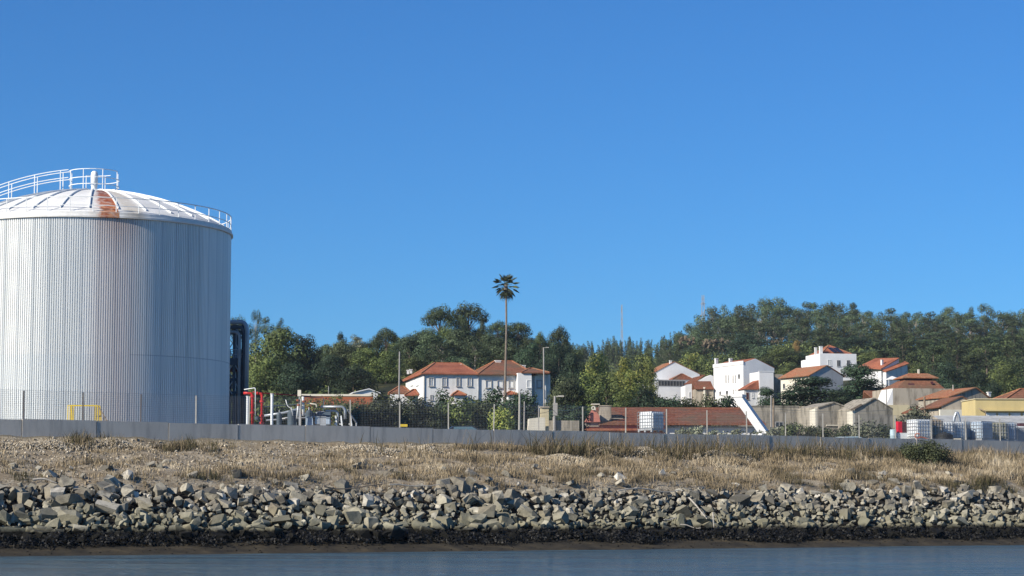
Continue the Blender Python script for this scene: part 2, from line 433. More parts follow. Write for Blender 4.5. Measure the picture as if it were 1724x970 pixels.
small_variants = [rock_variant(i + 50, 9, False) for i in range(8)]
# big boulders, each one a thing of its own
cells = []
step = .49
for i, s in enumerate(np.arange(-46, 60, step)):
    for j, t in enumerate(np.arange(-15.6, -8.6, step * .82)):
        ss = s + rng.uniform(-.35, .35) + (j % 2) * step / 2; tt = t + rng.uniform(-.3, .3)
        edge = -9.5 + .9 * mnoise.noise(Vector((ss * .18, 3, 0))) + rng.uniform(-.5, .4)
        if tt > edge: continue
        r = min(.50, .182 * math.exp(rng.normal(.16, .46))) * (1.18 if ss < -5 else 1.0)
        cells.append((ss, tt, r))
cells = np.array(cells)
inview = (cells[:, 0] > s_at(0, 850, -12) - .5) & (cells[:, 0] < s_at(1724, 850, -12) + .5) & (cells[:, 1] > -15.1)
order = np.argsort(-cells[:, 2] * inview); big = order[:290]; rest = order[290:]
meshes = []
for k, (V, Fc) in enumerate(variants):
    meshes.append(np_mesh('boulder', V, Fc, M['rock'], np.full(len(Fc), k / 14.0), link=False))
GR = 'boulders of the riprap bank'
zones = [('top edge', -10.5), ('upper half', -12.0), ('lower half', -13.4), ('foot', -99)]
cols_ = [('below the storage tank', 300), ('below the red and silver pipework', 620), ('below the long tiled white house', 930), ('below the salmon pink building', 1290), ('below the stacked liquid tanks', 9999)]
bp = bank_pos(cells[:, 0], cells[:, 1])
for n_, i in enumerate(big):
    r = cells[i, 2]; o = bpy.data.objects.new('boulder', meshes[n_ % 14]); COL.objects.link(o)
    o.location = (bp[i, 0], bp[i, 1], bp[i, 2] + r * .30 + .15)
    fx, fy, fz = r * random.uniform(.9, 1.65), r * random.uniform(.75, 1.2), r * random.uniform(.6, 1.05)
    o.scale = (fx, fy, fz)
    o.rotation_euler = (random.gauss(0, .3), random.gauss(0, .3), random.uniform(0, 6.28))
    px = cells[i]; q = ST(cells[i, 0], cells[i, 1]); pxx = q.x / q.y * F + 862
    zn = [z for z, lim in zones if cells[i, 1] > lim][0]; cn = [c_ for c_, lim in cols_ if pxx < lim][0]
    sz = 'large' if r > .42 else 'medium'
    tag(o, f"{sz} grey boulder, {zn} of the rocks {cn}", 'boulder', f"{sz} boulders {zn} of the rocks {cn}")
rs, n = cells[rest], len(rest)
extra_s = rng.uniform(-46, 60, 3800); extra_t = rng.uniform(-15.3, -9.5, 3800); er = rng.uniform(.08, .20, 3800)
S_ = np.concatenate([rs[:, 0], extra_s]); T_ = np.concatenate([rs[:, 1], extra_t]); R_ = np.concatenate([rs[:, 2] * 1.0, er])
P_ = bank_pos(S_, T_); P_[:, 2] += np.where(np.arange(len(S_)) < n, R_ * .3 + .10, rng.uniform(-.02, .36, len(S_)))
scl = R_[:, None] * rng.uniform([1., .8, .7], [1.5, 1.2, 1.0], (len(S_), 3))
scatter('riprap', variants, P_, scl, rotmats(len(S_), rng, True), rng.uniform(0, 1, len(S_)), M['rock'], 'smaller grey stones packed between the boulders of the river bank')
# stray rocks in the grass slope
n = 260; s = rng.uniform(-46, 60, n); t = rng.uniform(-8.9, -5.2, n) + np.abs(rng.normal(0, .6, n)) * -1; keep = (np.array([mnoise.noise(Vector((a * .16, b_ * .4, 9))) for a, b_ in zip(s, t)]) > -.05)
s, t = s[keep], t[keep]; n = len(s); r_ = rng.uniform(.12, .42, n)
P_ = bank_pos(s, t, .08); scatter('stray_rocks', variants, P_, r_[:, None] * rng.uniform([1, .8, .6], [1.5, 1.2, .9], (n, 3)), rotmats(n, rng, True), rng.uniform(0, 1, n), M['rock'], 'stray grey rocks half buried in the dry grass slope')
# pale crushed rubble below the wall
def grassiness(s, t):
    base = .22 + smooth(-34, 6, s) * .72
    base += .75 * mnoise.noise(Vector((s * .22, t * .45, 2))) - .10
    if s < 6: base -= .30 * smooth(-5, -1.5, t)
    base += .25 * smooth(-5, -8, t)
    return base
n = 30000; s = rng.uniform(-48, 62, n); t = -9.3 + 9.2 * rng.uniform(0, 1, n) ** .8
g_ = np.array([grassiness(a, b_) for a, b_ in zip(s, t)]); keep = rng.uniform(0, 1, n) > g_ * 1.1; s, t = s[keep], t[keep]; n = len(s)
r_ = .022 + .075 * rng.uniform(0, 1, n) ** 3.2 * 1.5
P_ = bank_pos(s, t, .02); scatter('rubble', small_variants, P_, r_[:, None] * rng.uniform([1, .8, .6], [1.6, 1.2, .9], (n, 3)), rotmats(n, rng), rng.uniform(0, 1, n), M['rubble'], 'pale crushed rubble strewn over the bank below the concrete wall')
n = 900; s = rng.uniform(-46, 60, n); t = rng.uniform(-17.9, -16.0, n); r_ = .02 + .09 * rng.uniform(0, 1, n) ** 3
P_ = bank_pos(s, t, .01); scatter('mud_pebbles', small_variants, P_, r_[:, None] * rng.uniform([1, .8, .4], [1.8, 1.2, .8], (n, 3)), rotmats(n, rng, True), rng.uniform(0, 1, n), M['rock'], 'small dark pebbles scattered over the wet mud at the water edge')
# low pale mounds of spoil
for k, (px, wdt, hgt, tt) in enumerate([(75, 3.2, .35, -1.6), (190, 2.6, .3, -1.5), (640, 3.2, .3, -1.5), (722, 1.0, .45, -1.2), (1020, 1.8, .5, -1.6), (1085, 1.6, .5, -1.5), (1210, 4.2, .35, -1.9), (950, 1.8, .25, -3.0)]):
    s0 = s_at(px, 755, tt); V, Fc = [], []
    nn = 2000 if wdt > 2.5 else 900
    a = rng.normal(0, wdt * .38, nn); b_ = rng.normal(0, .45, nn); z = hgt * np.exp(-(a / (wdt * .55)) ** 2 - (b_ / .7) ** 2)
    P_ = bank_pos(s0 + a, np.minimum(tt + b_, -.35), 0); P_[:, 2] += z
    r_ = rng.uniform(.03, .10, nn)
    o = scatter('rubble_mound', small_variants, P_, r_[:, None] * rng.uniform([1, .8, .6], [1.6, 1.2, .9], (nn, 3)), rotmats(nn, rng), rng.uniform(.35, 1, nn), M['rubble'], 'low heap of pale broken stone at the foot of the wall')

# leaf clouds, used for seaweed, shrubs and crowns
def leafcloud(clumps, dens, size, r, shell=.55, nbias=.75, tone_sd=.16, zsq=None, aspect=.62):
    """clumps: (x,y,z,rx,ry,rz[,tone]) -> verts, quad faces, tone: many separate leaf sprays through the volume"""
    Vs, Ts = [], []
    for cl in clumps:
        c = np.array(cl[:3]); rad = np.array(cl[3:6]); tn = cl[6] if len(cl) > 6 else r.uniform(.2, .8)
        area = 4 * np.pi * ((rad[0] * rad[1]) ** 1.6 + (rad[0] * rad[2]) ** 1.6 + (rad[1] * rad[2]) ** 1.6) ** (1 / 1.6) / 3 ** (1 / 1.6)
        n = max(6, int(area * dens / (size * size)))
        d = r.normal(0, 1, (n, 3)); d /= np.linalg.norm(d, axis=1)[:, None]
        rr = 1 - (1 - shell) * r.uniform(0, 1, n) ** 1.3 + r.normal(0, .05, n)
        p = c + d * rad * rr[:, None]
        nrm = d / rad; nrm /= np.linalg.norm(nrm, axis=1)[:, None]
        nrm = nrm * nbias + r.normal(0, .55, (n, 3)) * (1.15 - nbias) + np.array([0, 0, .12]); nrm /= np.linalg.norm(nrm, axis=1)[:, None]
        h = r.normal(0, 1, (n, 3)); a = np.cross(nrm, h); a /= np.linalg.norm(a, axis=1)[:, None] + 1e-9; b = np.cross(nrm, a)
        sz = size * r.uniform(.5, 1.35, n)[:, None]
        q = np.stack([p - a * sz * .5, p + b * sz * aspect * .5 + a * sz * .08, p + a * sz * .5 + nrm * sz * .12, p - b * sz * aspect * .5 - a * sz * .05], 1)
        Vs.append(q.reshape(-1, 3)); Ts.append(np.clip(tn + r.normal(0, tone_sd, n), 0, 1))
    V = np.concatenate(Vs); Fq = np.arange(len(V)).reshape(-1, 4); return V, Fq, np.concatenate(Ts)

sw = NT('black_seaweed'); at = sw.new("ShaderNodeAttribute", attribute_name='tone')
sw.out(sw.ramp(at.outputs['Fac'], [(0, '#0c0c0b'), (.6, '#191815'), (1, '#33302a')]), .6, 0, .3)
cl = []
for s in np.arange(-46, 60, .30):
    for t in np.arange(-17.1, -14.0, .30):
        ss, tt = s + rng.uniform(-.2, .2), t + rng.uniform(-.2, .2)
        nz_ = mnoise.noise(Vector((ss * .22, 0, 0))); nb_ = mnoise.noise(Vector((ss * .5, 9, 0)))
        if tt < -16.35 + 1.0 * nz_ or tt > -14.75 + .8 * nb_: continue
        q = ST(ss, tt); r = rng.uniform(.14, .36) * (1 + .7 * mnoise.noise(Vector((ss * .9, tt, 4))))
        cl.append((q.x, q.y, ground_z(q.x, q.y) + rng.uniform(.02, .22), r * 1.25, r * 1.25, r * .75, rng.uniform(0, .8)))
V, Fq, T = leafcloud(cl, .55, .15, rng, .7, .55)
tag(np_mesh('seaweed', V, Fq, sw.m, T), 'black seaweed matted over the lowest rocks above the mud', kind='stuff')

# dry grass
gm = NT('dry_grass'); at = gm.new("ShaderNodeAttribute", attribute_name='tone')
gm.out(gm.ramp(at.outputs['Fac'], [(0, '#4a482f'), (.22, '#645a45'), (.5, '#8b7c62'), (.75, '#a8977a'), (1, '#cabca0')]), .8, 0, .15)
def grass(name, s, t, hmul, tone0, label, blades=11, wid=.028, spread=.16, mat=gm.m, tsd=.13):
    n = len(s); P = bank_pos(s, t, -.02)
    k = blades; N = n * k
    base = np.repeat(P, k, 0) + np.concatenate([rng.normal(0, spread, (N, 2)), np.zeros((N, 1))], 1)
    h = np.repeat(hmul, k) * rng.uniform(.45, 1.1, N)
    lean = rng.normal(0, .30, (N, 2)) * h[:, None] + np.repeat(rng.normal(0, .12, (n, 2)), k, 0) * h[:, None]
    tip = base + np.concatenate([lean, h[:, None]], 1)
    ang = rng.uniform(0, np.pi, N); wv_ = np.stack([np.cos(ang), np.sin(ang), np.zeros(N)], 1) * wid * (.6 + rng.uniform(0, .8, N))[:, None]
    mid = base * .45 + tip * .55 + np.concatenate([-lean * .18, np.zeros((N, 1))], 1)
    V = np.stack([base - wv_ * .5, base + wv_ * .5, mid + wv_ * .4, tip, mid - wv_ * .4], 1).reshape(-1, 3)
    ix = np.arange(N)[:, None] * 5
    Fq = np.concatenate([np.concatenate([ix, ix + 1, ix + 2, ix + 4], 1), np.concatenate([ix + 4, ix + 2, ix + 3, ix + 3], 1)])
    # second face is a triangle: write as quads only for the shaft and tris for the tip
    me = bpy.data.meshes.new(name)
    quads = Fq[:N]; tris = Fq[N:, :3]
    me.vertices.add(len(V)); me.vertices.foreach_set('co', V.astype(np.float32).ravel())
    me.loops.add(N * 7); me.loops.foreach_set('vertex_index', np.concatenate([quads.ravel(), tris.ravel()]).astype(np.int32))
    me.polygons.add(N * 2)
    me.polygons.foreach_set('loop_start', np.concatenate([np.arange(N) * 4, N * 4 + np.arange(N) * 3]).astype(np.int32))
    me.polygons.foreach_set('loop_total', np.concatenate([np.full(N, 4), np.full(N, 3)]).astype(np.int32))
    me.materials.append(mat); me.update(calc_edges=True)
    tn = np.clip(np.repeat(tone0, k) + rng.normal(0, tsd, N), 0, 1)
    a_ = me.attributes.new('tone', 'FLOAT', 'FACE'); a_.data.foreach_set('value', np.concatenate([tn, tn]).astype(np.float32))
    o = bpy.data.objects.new(name, me); COL.objects.link(o); return tag(o, label, kind='stuff')
n = 18500; s = rng.uniform(-46, 60, n); t = rng.uniform(-9.5, -.25, n)
g_ = np.array([grassiness(a, b_) for a, b_ in zip(s, t)]); keep = rng.uniform(0, 1, n) < np.clip(g_ * 1.15 + .10, 0, 1); s, t = s[keep], t[keep]; g_ = g_[keep]
pt = np.array([mnoise.noise(Vector((a * .55, b_ * .9, 31))) for a, b_ in zip(s, t)])
keep = rng.uniform(0, 1, len(s)) < np.clip(.66 + 1.6 * pt, .06, 1); s, t, g_, pt = s[keep], t[keep], g_[keep], pt[keep]
hm = (.16 + .25 * np.clip(g_, 0, 1) * rng.uniform(.5, 1.25, len(s)) + .25 * np.array([smooth(24, 38, a) for a in s])) * np.clip(1 + 1.1 * pt, .5, 1.5)
tn = np.clip(.60 + .60 * np.array([mnoise.noise(Vector((a * .3, b_ * .5, 7))) for a, b_ in zip(s, t)]) - .25 * np.array([smooth(-6.5, -9.2, b_) for b_ in t]), 0, 1)
grass('grass', s, t, hm, tn, 'dry straw coloured grass on the slope between the rocks and the wall')
# taller dark stalks against the wall
n = 1000; s = np.concatenate([rng.uniform(s_at(880), s_at(1480), 780), rng.uniform(s_at(600), s_at(1724), 220)]); t = rng.uniform(-2.6, -.5, n)
grass('weed_stalks', s, t, rng.uniform(.7, 1.75, n), rng.uniform(0, .35, n), 'tall thin weed stalks standing in front of the concrete wall', blades=3, wid=.034, spread=.10)
n = 260; c_ = rng.choice([s_at(905), s_at(1000), s_at(985), s_at(1330), s_at(1490), s_at(290), s_at(135)], n); s = c_ + rng.normal(0, .9, n); t = rng.uniform(-2.2, -.5, n)
grass('weed_clumps', s, t, rng.uniform(.45, .85, n), rng.uniform(.0, .45, n), 'dark ochre weed clumps at the foot of the wall', blades=16)
# driftwood sticks
for k, (x0, y0, x1, y1, r_, lab) in enumerate([
        (1040, 823, 1143, 822, .05, 'long pale driftwood branch lying across the rocks'), (1160, 836, 1190, 868, .05, 'pale straight stick slanting down over the rocks right of the long branch'),
        (545, 823, 660, 812, .04, 'thin dark pole lying along the top of the rocks'), (430, 836, 472, 818, .04, 'short dark stick at the upper edge of the rocks below the pipework'),
        (1118, 868, 1150, 868, .04, 'short bleached stick between lower boulders in the middle of the bank'), (55, 812, 95, 818, .06, 'bleached plank on the rocks at the left end'),
        (1145, 875, 1180, 884, .035, 'thin stick lying just above the seaweed'), (1200, 860, 1202, 880, .04, 'upright grey stick standing among the rocks'), (655, 818, 740, 820, .045, 'pale pole lying on the upper rocks below the white house')]):
    pts = []
    for f_ in np.linspace(0, 1, 7):
        px, py = lerp(x0, x1, f_), lerp(y0, y1, f_)
        tt = interp(py, [800, 888], [-8.8, -15]) - .2; s0 = s_at(px, py, tt); q = ST(s0, tt)
        pts.append((q.x, q.y, ground_z(q.x, q.y) + .62 + .06 * math.sin(f_ * 5 + k)))
    o = quick('driftwood', M['drift'] if 'dark' not in lab else M['wood'], None, 'tube', pts, [r_ * (1 - .5 * i / 6) for i in range(7)], 6)
    tag(o, lab, 'driftwood', 'driftwood on the rocks')
# shrub at the right end of the bank
def bush(name, px, py_base, D, wid, hgt, mat, label, cat='shrub', group=None, seed=0, z=None, size=.16, dens=.8, n=14, stems=True):
    r = np.random.default_rng(seed); kx = ray(px, py_base)[0]; x, y = kx * D, D
    zb = ground_z(x, y) if z is None else z
    root = empty(name, (x, y, zb), 0, label, cat, group)
    cl = []
    for i in range(n):
        a = r.uniform(0, 6.28); rad = r.uniform(0, .72) ** .7; hh = r.uniform(.18, .8) * (1 - rad * .45)
        q = r.uniform(.2, .34) * min(wid, hgt * 1.3)
        cl.append((math.cos(a) * rad * wid / 2, math.sin(a) * rad * wid / 2, hh * hgt, q, q, q * .8))
    V, Fq, T = leafcloud(cl, dens, size, r, .5, .6)
    np_mesh('foliage', V, Fq, mat, T, root)
    if stems:
        b = MB()
        for c in cl[::3]: b.tube([(0, 0, -.1), (c[0] * .5, c[1] * .5, c[2] * .5), (c[0], c[1], c[2])], [.05 * hgt / 2 + .01, .02 * hgt / 2 + .008, .01], 5)
        b.build('stem', M['bark'], root)
    return root
LM = {}
LM['oak'] = leafmat('oak_leaves', '#303a1a', '#4c5926', '#747c34')
LM['pine'] = leafmat('pine_needles', '#25321e', '#3c4b28', '#5e6c38')
LM['euca'] = leafmat('eucalyptus_leaves', '#2a3822', '#435433', '#64744a')
LM['yellow'] = leafmat('yellow_green_leaves', '#46581e', '#6b7a2a', '#9c9a3c')
LM['cedar'] = leafmat('dark_cypress_leaves', '#1a2a1c', '#2a3e26', '#425638')
LM['hedge'] = leafmat('hedge_leaves', '#2a3420', '#46502e', '#6c7448')
LM['olive'] = leafmat('grey_green_scrub', '#4a4f3a', '#70755a', '#9a9a7e')
LM['ochre'] = leafmat('ochre_leaves', '#6b5420', '#8c6d28', '#a88a3a')
def hedge(name, px, D, wid, hgt, mat, label, cat, group, seed, z, size=.2, dens=.9, depth=2.4):
    r = np.random.default_rng(seed); x = ray(px, 700)[0] * D
    root = empty(name, (x, D, z), 0, label, cat, group); cl = []; n = int(18 * wid / hgt) + 12
    for i in range(n):
        q = r.uniform(.17, .26) * min(hgt, 4.0); fx = r.uniform(-1, 1); zz = r.uniform(.15, 1) ** .7
        cl.append((fx * (wid / 2 - q * .5), r.uniform(-.5, .5) * depth * (1.2 - .5 * zz), zz * (hgt - q * .9) * (1 - .10 * r.uniform(0, 1) - .18 * fx ** 4), q, q, q * .9))
    V, Fq, T = leafcloud(cl, dens, size, r, .5, .7)
    np_mesh('foliage', V, Fq, mat, T, root)
    b = MB()
    for c in cl[::4]: b.tube([(c[0] * .8, c[1] * .4, -.3), (c[0] * .9, c[1] * .7, c[2] * .5), c[:3]], [.06, .04, .015], 5)
    b.build('stem', M['bark'], root); return root
p_ = s_at(1555, 785, -2.9); q = ST(p_, -2.9)
bush('shrub', 1555, 785, q.y, 3.6, 1.9, LM['hedge'], 'dark green bushy shrub growing in the dry grass in front of the wall', seed=3, size=.12, n=26)

# ------------------------------------------------------------------ quay wall and fence
b = MB(); PL = 4.05; s = -62.0; k = 0
while s < 95:
    z1 = 6.64 + .02 * math.sin(k * 1.7); dt = .012 * math.sin(k * 2.9)
    c0 = ST(s + PL / 2, .12 + dt, (4.6 + z1) / 2)
    b.obox(c0, Vector((UX, UY, 0)) * (PL / 2 - .022), Vector((-UY, UX, 0)) * .12, Vector((0, 0, (z1 - 4.6) / 2)))
    s += PL; k += 1
c0 = ST((s - 62) / 2, .14, 5.5); b.obox(c0, Vector((UX, UY, 0)) * (s + 62) / 2, Vector((-UY, UX, 0)) * .08, (0, 0, 1.05))
wall = b.build('concrete_wall', M['concrete']); tag(wall, 'long low grey concrete panel wall along the top of the river bank', 'wall')
fence = empty('wire_fence', ST(0, .12, 6.6), 0, 'wire mesh fence on slim posts standing on the low concrete wall', 'fence')
fl = Vector(fence.location)
px_posts = [40, 140, 237, 330, 419, 506, 590, 673, 755, 831, 907, 981, 1053, 1122, 1190, 1257, 1322, 1385, 1446, 1507, 1567, 1625, 1683]
ss = [s_at(p, 700, .12) for p in px_posts]; st_ = ss[-1] - ss[-2]
ss = [ss[0] - 3.05 * i for i in range(6, 0, -1)] + ss + [ss[-1] + 3.05 * i for i in range(1, 6)]
for i, s in enumerate(ss):
    pale = i > 8
    if i in (11, 16) : mat = M['post_grey']
    else: mat = M['post_pale'] if pale else M['post_dark']
    p0 = ST(s, .12, 6.45) - fl; h = 1.68 if i not in (10,) else 1.72
    b = MB(); tilt = Vector((random.gauss(0, .012), random.gauss(0, .012), 0))
    b.bar(p0, p0 + Vector((0, 0, h)) + tilt, .068, .068)
    b.build('post', mat, fence)
wm = NT('fence_wire'); wm.out((.30, .30, .30), .6, .2)
b = MB(); s0, s1 = ss[0], ss[-1]
for i in range(16):
    z = 6.68 + i * .098
    a_, c_ = ST(s0, .12, z) - fl, ST(s1, .12, z) - fl
    b.bar(a_, c_, .006 if i not in (0, 8, 15) else .009)
o = b.build('line_wires', wm.m, fence); o['kind'] = 'stuff'
b = MB()
for s in np.arange(s0, s1, .10):
    b.bar(ST(s, .125, 6.66) - fl, ST(s, .125, 8.15) - fl, .0055)
o = b.build('mesh_wires', wm.m, fence); o['kind'] = 'stuff'
# ------------------------------------------------------------------ storage tank
DT = 150.0; TX = ray(155, 500)[0] * DT; R = 9.42; TZ = 5.6
tank = empty('storage_tank', (TX, DT, TZ), 0, 'large white ribbed cylindrical storage tank with a shallow domed roof', 'tank')
near = DT - R; H = zat(365, near) - TZ           # top of the ribbed shell
# ribbed cladding
tk = NT('ribbed_aluminium_cladding'); tc = tk.new("ShaderNodeTexCoord"); sxyz = tk.new("ShaderNodeSeparateXYZ"); tk.l.new(tc.outputs['Object'], sxyz.inputs[0])
ang = tk.math('ARCTAN2', sxyz.outputs[0], tk.math('MULTIPLY', sxyz.outputs[1], -1.0))   # 0 = towards the river, + to the right
comb = tk.new("ShaderNodeCombineXYZ"); tk.l.new(tk.math('MULTIPLY', ang, R), comb.inputs[0]); tk.l.new(tk.math('MULTIPLY', sxyz.outputs[2], .04), comb.inputs[2])
s1 = tk.noise(comb.outputs[0], .8, 5, .7)
comb2 = tk.new("ShaderNodeCombineXYZ"); tk.l.new(tk.math('MULTIPLY', ang, R), comb2.inputs[0]); tk.l.new(sxyz.outputs[2], comb2.inputs[2])
s2 = tk.noise(comb2.outputs[0], .3, 4)
base = tk.ramp(s1, [(.3, (.64, .66, .63)), (.55, (.80, .80, .76)), (.75, (.85, .85, .80))])
# sheet joints: one every 1.06 m round, one course line
fr = tk.math('FRACT', tk.math('DIVIDE', tk.math('MULTIPLY', ang, R), 1.06))
base = tk.mix(base, (.30, .34, .37), tk.math('MULTIPLY', tk.ramp(fr, [(0, (1, 1, 1)), (.10, (.4, .4, .4)), (.22, (0, 0, 0))]), .55))
d1 = tk.math('ABSOLUTE', tk.math('SUBTRACT', sxyz.outputs[2], 6.35)); base = tk.mix(base, (.48, .50, .50), tk.math('MULTIPLY', tk.math('LESS_THAN', d1, .03), tk.math('GREATER_THAN', ang, .45)))
lowc = tk.math('LESS_THAN', sxyz.outputs[2], 6.35); base = tk.mix(base, (.64, .68, .68), tk.math('MULTIPLY', lowc, .35))
# pinkish rust run-off below the rusted roof sheet
rb = tk.math('ABSOLUTE', tk.math('SUBTRACT', ang, .36)); rm = tk.ramp(rb, [(0, (1, 1, 1)), (.12, (.6, .6, .6)), (.22, (0, 0, 0))])
base = tk.mix(base, (.50, .40, .38), tk.math('MULTIPLY', rm, tk.math('MULTIPLY', s1, .95)))
topr = tk.ramp(tk.math('DIVIDE', tk.math('SUBTRACT', H, sxyz.outputs[2]), 2.6), [(0, (1, 1, 1)), (1, (0, 0, 0))])
base = tk.mix(base, (.36, .22, .16), tk.math('MULTIPLY', tk.math('MULTIPLY', topr, rm), .5))
tk.out(base, .38, .15, .5)
NR = 392; V = []; per = [(0.0, 0), (.42, 0), (.55, 1), (.87, 1)]; rad = {0: R, 1: R - .06}
angs = []
for i in range(NR):
    for f_, lv in per: angs.append((2 * math.pi * (i + f_) / NR, rad[lv]))
zs = np.linspace(0, H, 6)
for z in zs:
    for a, r in angs: V.append((r * math.cos(a), r * math.sin(a), z))
n_ = len(angs); idx = np.arange(n_); Fq = []
for k in range(5):
    Fq.append(np.stack([k * n_ + idx, k * n_ + (idx + 1) % n_, (k + 1) * n_ + (idx + 1) % n_, (k + 1) * n_ + idx], 1))
np_mesh('shell', np.array(V), np.concatenate(Fq), tk.m, parent=tank)
# roof
dm = NT('white_roof_sheet'); tc = dm.new("ShaderNodeTexCoord"); sx2 = dm.new("ShaderNodeSeparateXYZ"); dm.l.new(tc.outputs['Object'], sx2.inputs[0])
ang = dm.math('ARCTAN2', sx2.outputs[0], dm.math('MULTIPLY', sx2.outputs[1], -1.0))
nz = dm.noise(dm.coord(scale=(1, 1, 1)), .9, 6, .7); nf = dm.noise(dm.coord(), 3.0, 5, .7)
base = dm.ramp(nz, [(.3, (.66, .65, .60)), (.6, (.80, .79, .75))])
NRIB = 30; da = 2 * math.pi / NRIB; A0 = .158
lo, hi = A0 + 0.0, A0 + da
def band(a, lo, hi, sft):
    x = dm.math('SUBTRACT', dm.math('DIVIDE', dm.math('SUBTRACT', a, lo), hi - lo), .5)
    return dm.ramp(dm.math('ABSOLUTE', x), [(.5 - sft, (1, 1, 1)), (.5, (0, 0, 0))])
m1 = dm.math('MULTIPLY', band(ang, lo, hi, .04), dm.ramp(dm.math('ADD', dm.math('DIVIDE', dm.math('SUBTRACT', ang, lo), hi - lo), dm.math('MULTIPLY', dm.math('SUBTRACT', dm.noise(dm.coord(), 1.2, 5, .7), .5), .9)), [(.18, (.12, .12, .12)), (.42, (1, 1, 1))]))
m2 = band(ang, A0 + da, A0 + 2 * da, .3)
rr2 = dm.math('POWER', dm.math('ADD', dm.math('MULTIPLY', sx2.outputs[0], sx2.outputs[0]), dm.math('MULTIPLY', sx2.outputs[1], sx2.outputs[1])), .5)
rad_f = dm.math('ADD', dm.math('DIVIDE', rr2, 14.0), dm.math('MULTIPLY', dm.math('SUBTRACT', nf, .5), .9))
rust = dm.ramp(rad_f, [(.1, '#43201a'), (.3, '#6e301d'), (.55, '#a2562f'), (.85, '#c99b72')])
base = dm.mix(base, rust, dm.math('MULTIPLY', m1, dm.ramp(nz, [(.25, (.75, .75, .75)), (.5, (1, 1, 1))])))
base = dm.mix(base, '#a08a62', dm.math('MULTIPLY', m2, dm.math('MULTIPLY', nf, .8)))
base = dm.mix(base, (.60, .58, .53), dm.ramp(dm.noise(dm.coord(scale=(1, 1, 3)), 2.2, 6, .75), [(.5, (0, 0, 0)), (.7, (.7, .7, .7))]))
dm.out(base, .6, 0, .3); M['dome'] = dm.m
rh = zat(318, DT) - TZ - H - .62                  # rise of the dome
RS = (R * R + rh * rh) / (2 * rh)
def dome_z(r): return H + .35 + math.sqrt(max(0, RS * RS - r * r)) - (RS - rh)
b = MB(); prof = [(R * f_, dome_z(R * f_) - .0) for f_ in np.linspace(1, .02, 26)]
b.lathe([(R - .05, H + .02)] + prof + [(0.001, dome_z(0))], n=120)
b.build('roof', M['dome'], tank, smooth=True)
# rust only shows on the dome; ribs and eave ring are parts
for i in range(NRIB):
    a = A0 + i * da - math.pi / 2
    b = MB(); pts = [(r * math.cos(a), r * math.sin(a), dome_z(r) + .04) for r in np.linspace(R - .5, .75, 10)]
    for p0, p1 in zip(pts[:-1], pts[1:]): b.bar(p0, p1, .07, .13)
    b.build('roof_rib', M['white_steel'], tank)
b = MB(); b.lathe([(R + .02, H - .02), (R + .13, H), (R + .13, H + .12), (R + .03, H + .14), (R + .03, H + .36), (R - .1, H + .42), (R - .25, H + .40)], n=140)
b.build('eave_ring', M['dome'], tank, smooth=False)
b = MB(); b.lathe([(.85, dome_z(.85) - .02), (.85, dome_z(0) + .12), (.3, dome_z(0) + .16), (0.01, dome_z(0) + .17)], n=28); b.build('crown_plate', M['white_steel'], tank)
zt = dome_z(0) + .15
b = MB(); b.lathe([(.26, 0), (.22, .1), (.20, .42), (.235, .46), (.235, .5), (.2, .5), (.24, .56), (.25, 1.15), (.22, 1.36), (.13, 1.46), (.001, 1.5)], c=(0, 0, zt - .12), n=20)
b.build('roof_vent', M['white_steel'], tank, smooth=True)
# rim guard rail
NP = 40; rr = R - .02
for i in range(NP):
    a = 2 * math.pi * (i + .18) / NP; b = MB(); x, y = rr * math.cos(a), rr * math.sin(a)
    b.bar((x, y, H + .2), (x, y, H + 1.32), .05); b.build('rail_post', M['white_steel'], tank)
for hz, w_ in ((1.32, .055), (.78, .04), (.32, .03)):
    b = MB()
    pts = [(rr * math.cos(2 * math.pi * i / 96), rr * math.sin(2 * math.pi * i / 96), H + hz) for i in range(97)]
    for p0, p1 in zip(pts[:-1], pts[1:]): b.bar(p0, p1, w_)
    b.build('guard_rail', M['white_steel'], tank)
# crown platform rail and walkway rails going left
b = MB(); pr = 1.70; zp = dome_z(pr)
aa = [math.radians(x) for x in np.arange(-195, 135, 15)]
for hz in (1.12, .56, .1):
    pts = [(pr * math.cos(a), pr * math.sin(a), zt + .15 + hz) for a in aa]
    if hz > 1: pts = [p for p in pts if p[0] < .9 or p[1] < 0][:len(pts)]
    for p0, p1 in zip(pts[:-1], pts[1:]):
        if (Vector(p0) - Vector(p1)).length < 1.2: b.bar(p0, p1, .045)
for a in aa[::3]: b.bar((pr * math.cos(a), pr * math.sin(a), zt - .3), (pr * math.cos(a), pr * math.sin(a), zt + 1.27), .05)
b.build('platform_rail', M['white_steel'], tank)
b = MB()
for yy in (-.45, .45):
    for hz in (1.12, .58):
        pts = [(-x, yy, dome_z(math.hypot(x, yy)) + hz + .5) for x in np.linspace(pr, R - .1, 12)]
        for p0, p1 in zip(pts[:-1], pts[1:]): b.bar(p0, p1, .05)
    for x in np.linspace(pr + .55, R - .1, 5): z0 = dome_z(math.hypot(x, yy)); b.bar((-x, yy, z0), (-x, yy, z0 + 1.62), .055)
for x in np.linspace(pr, R - .3, 20): z0 = dome_z(x); b.bar((-x, -.45, z0 + .08), (-x, .45, z0 + .08), .22, .03)
b.build('walkway', M['white_steel'], tank)
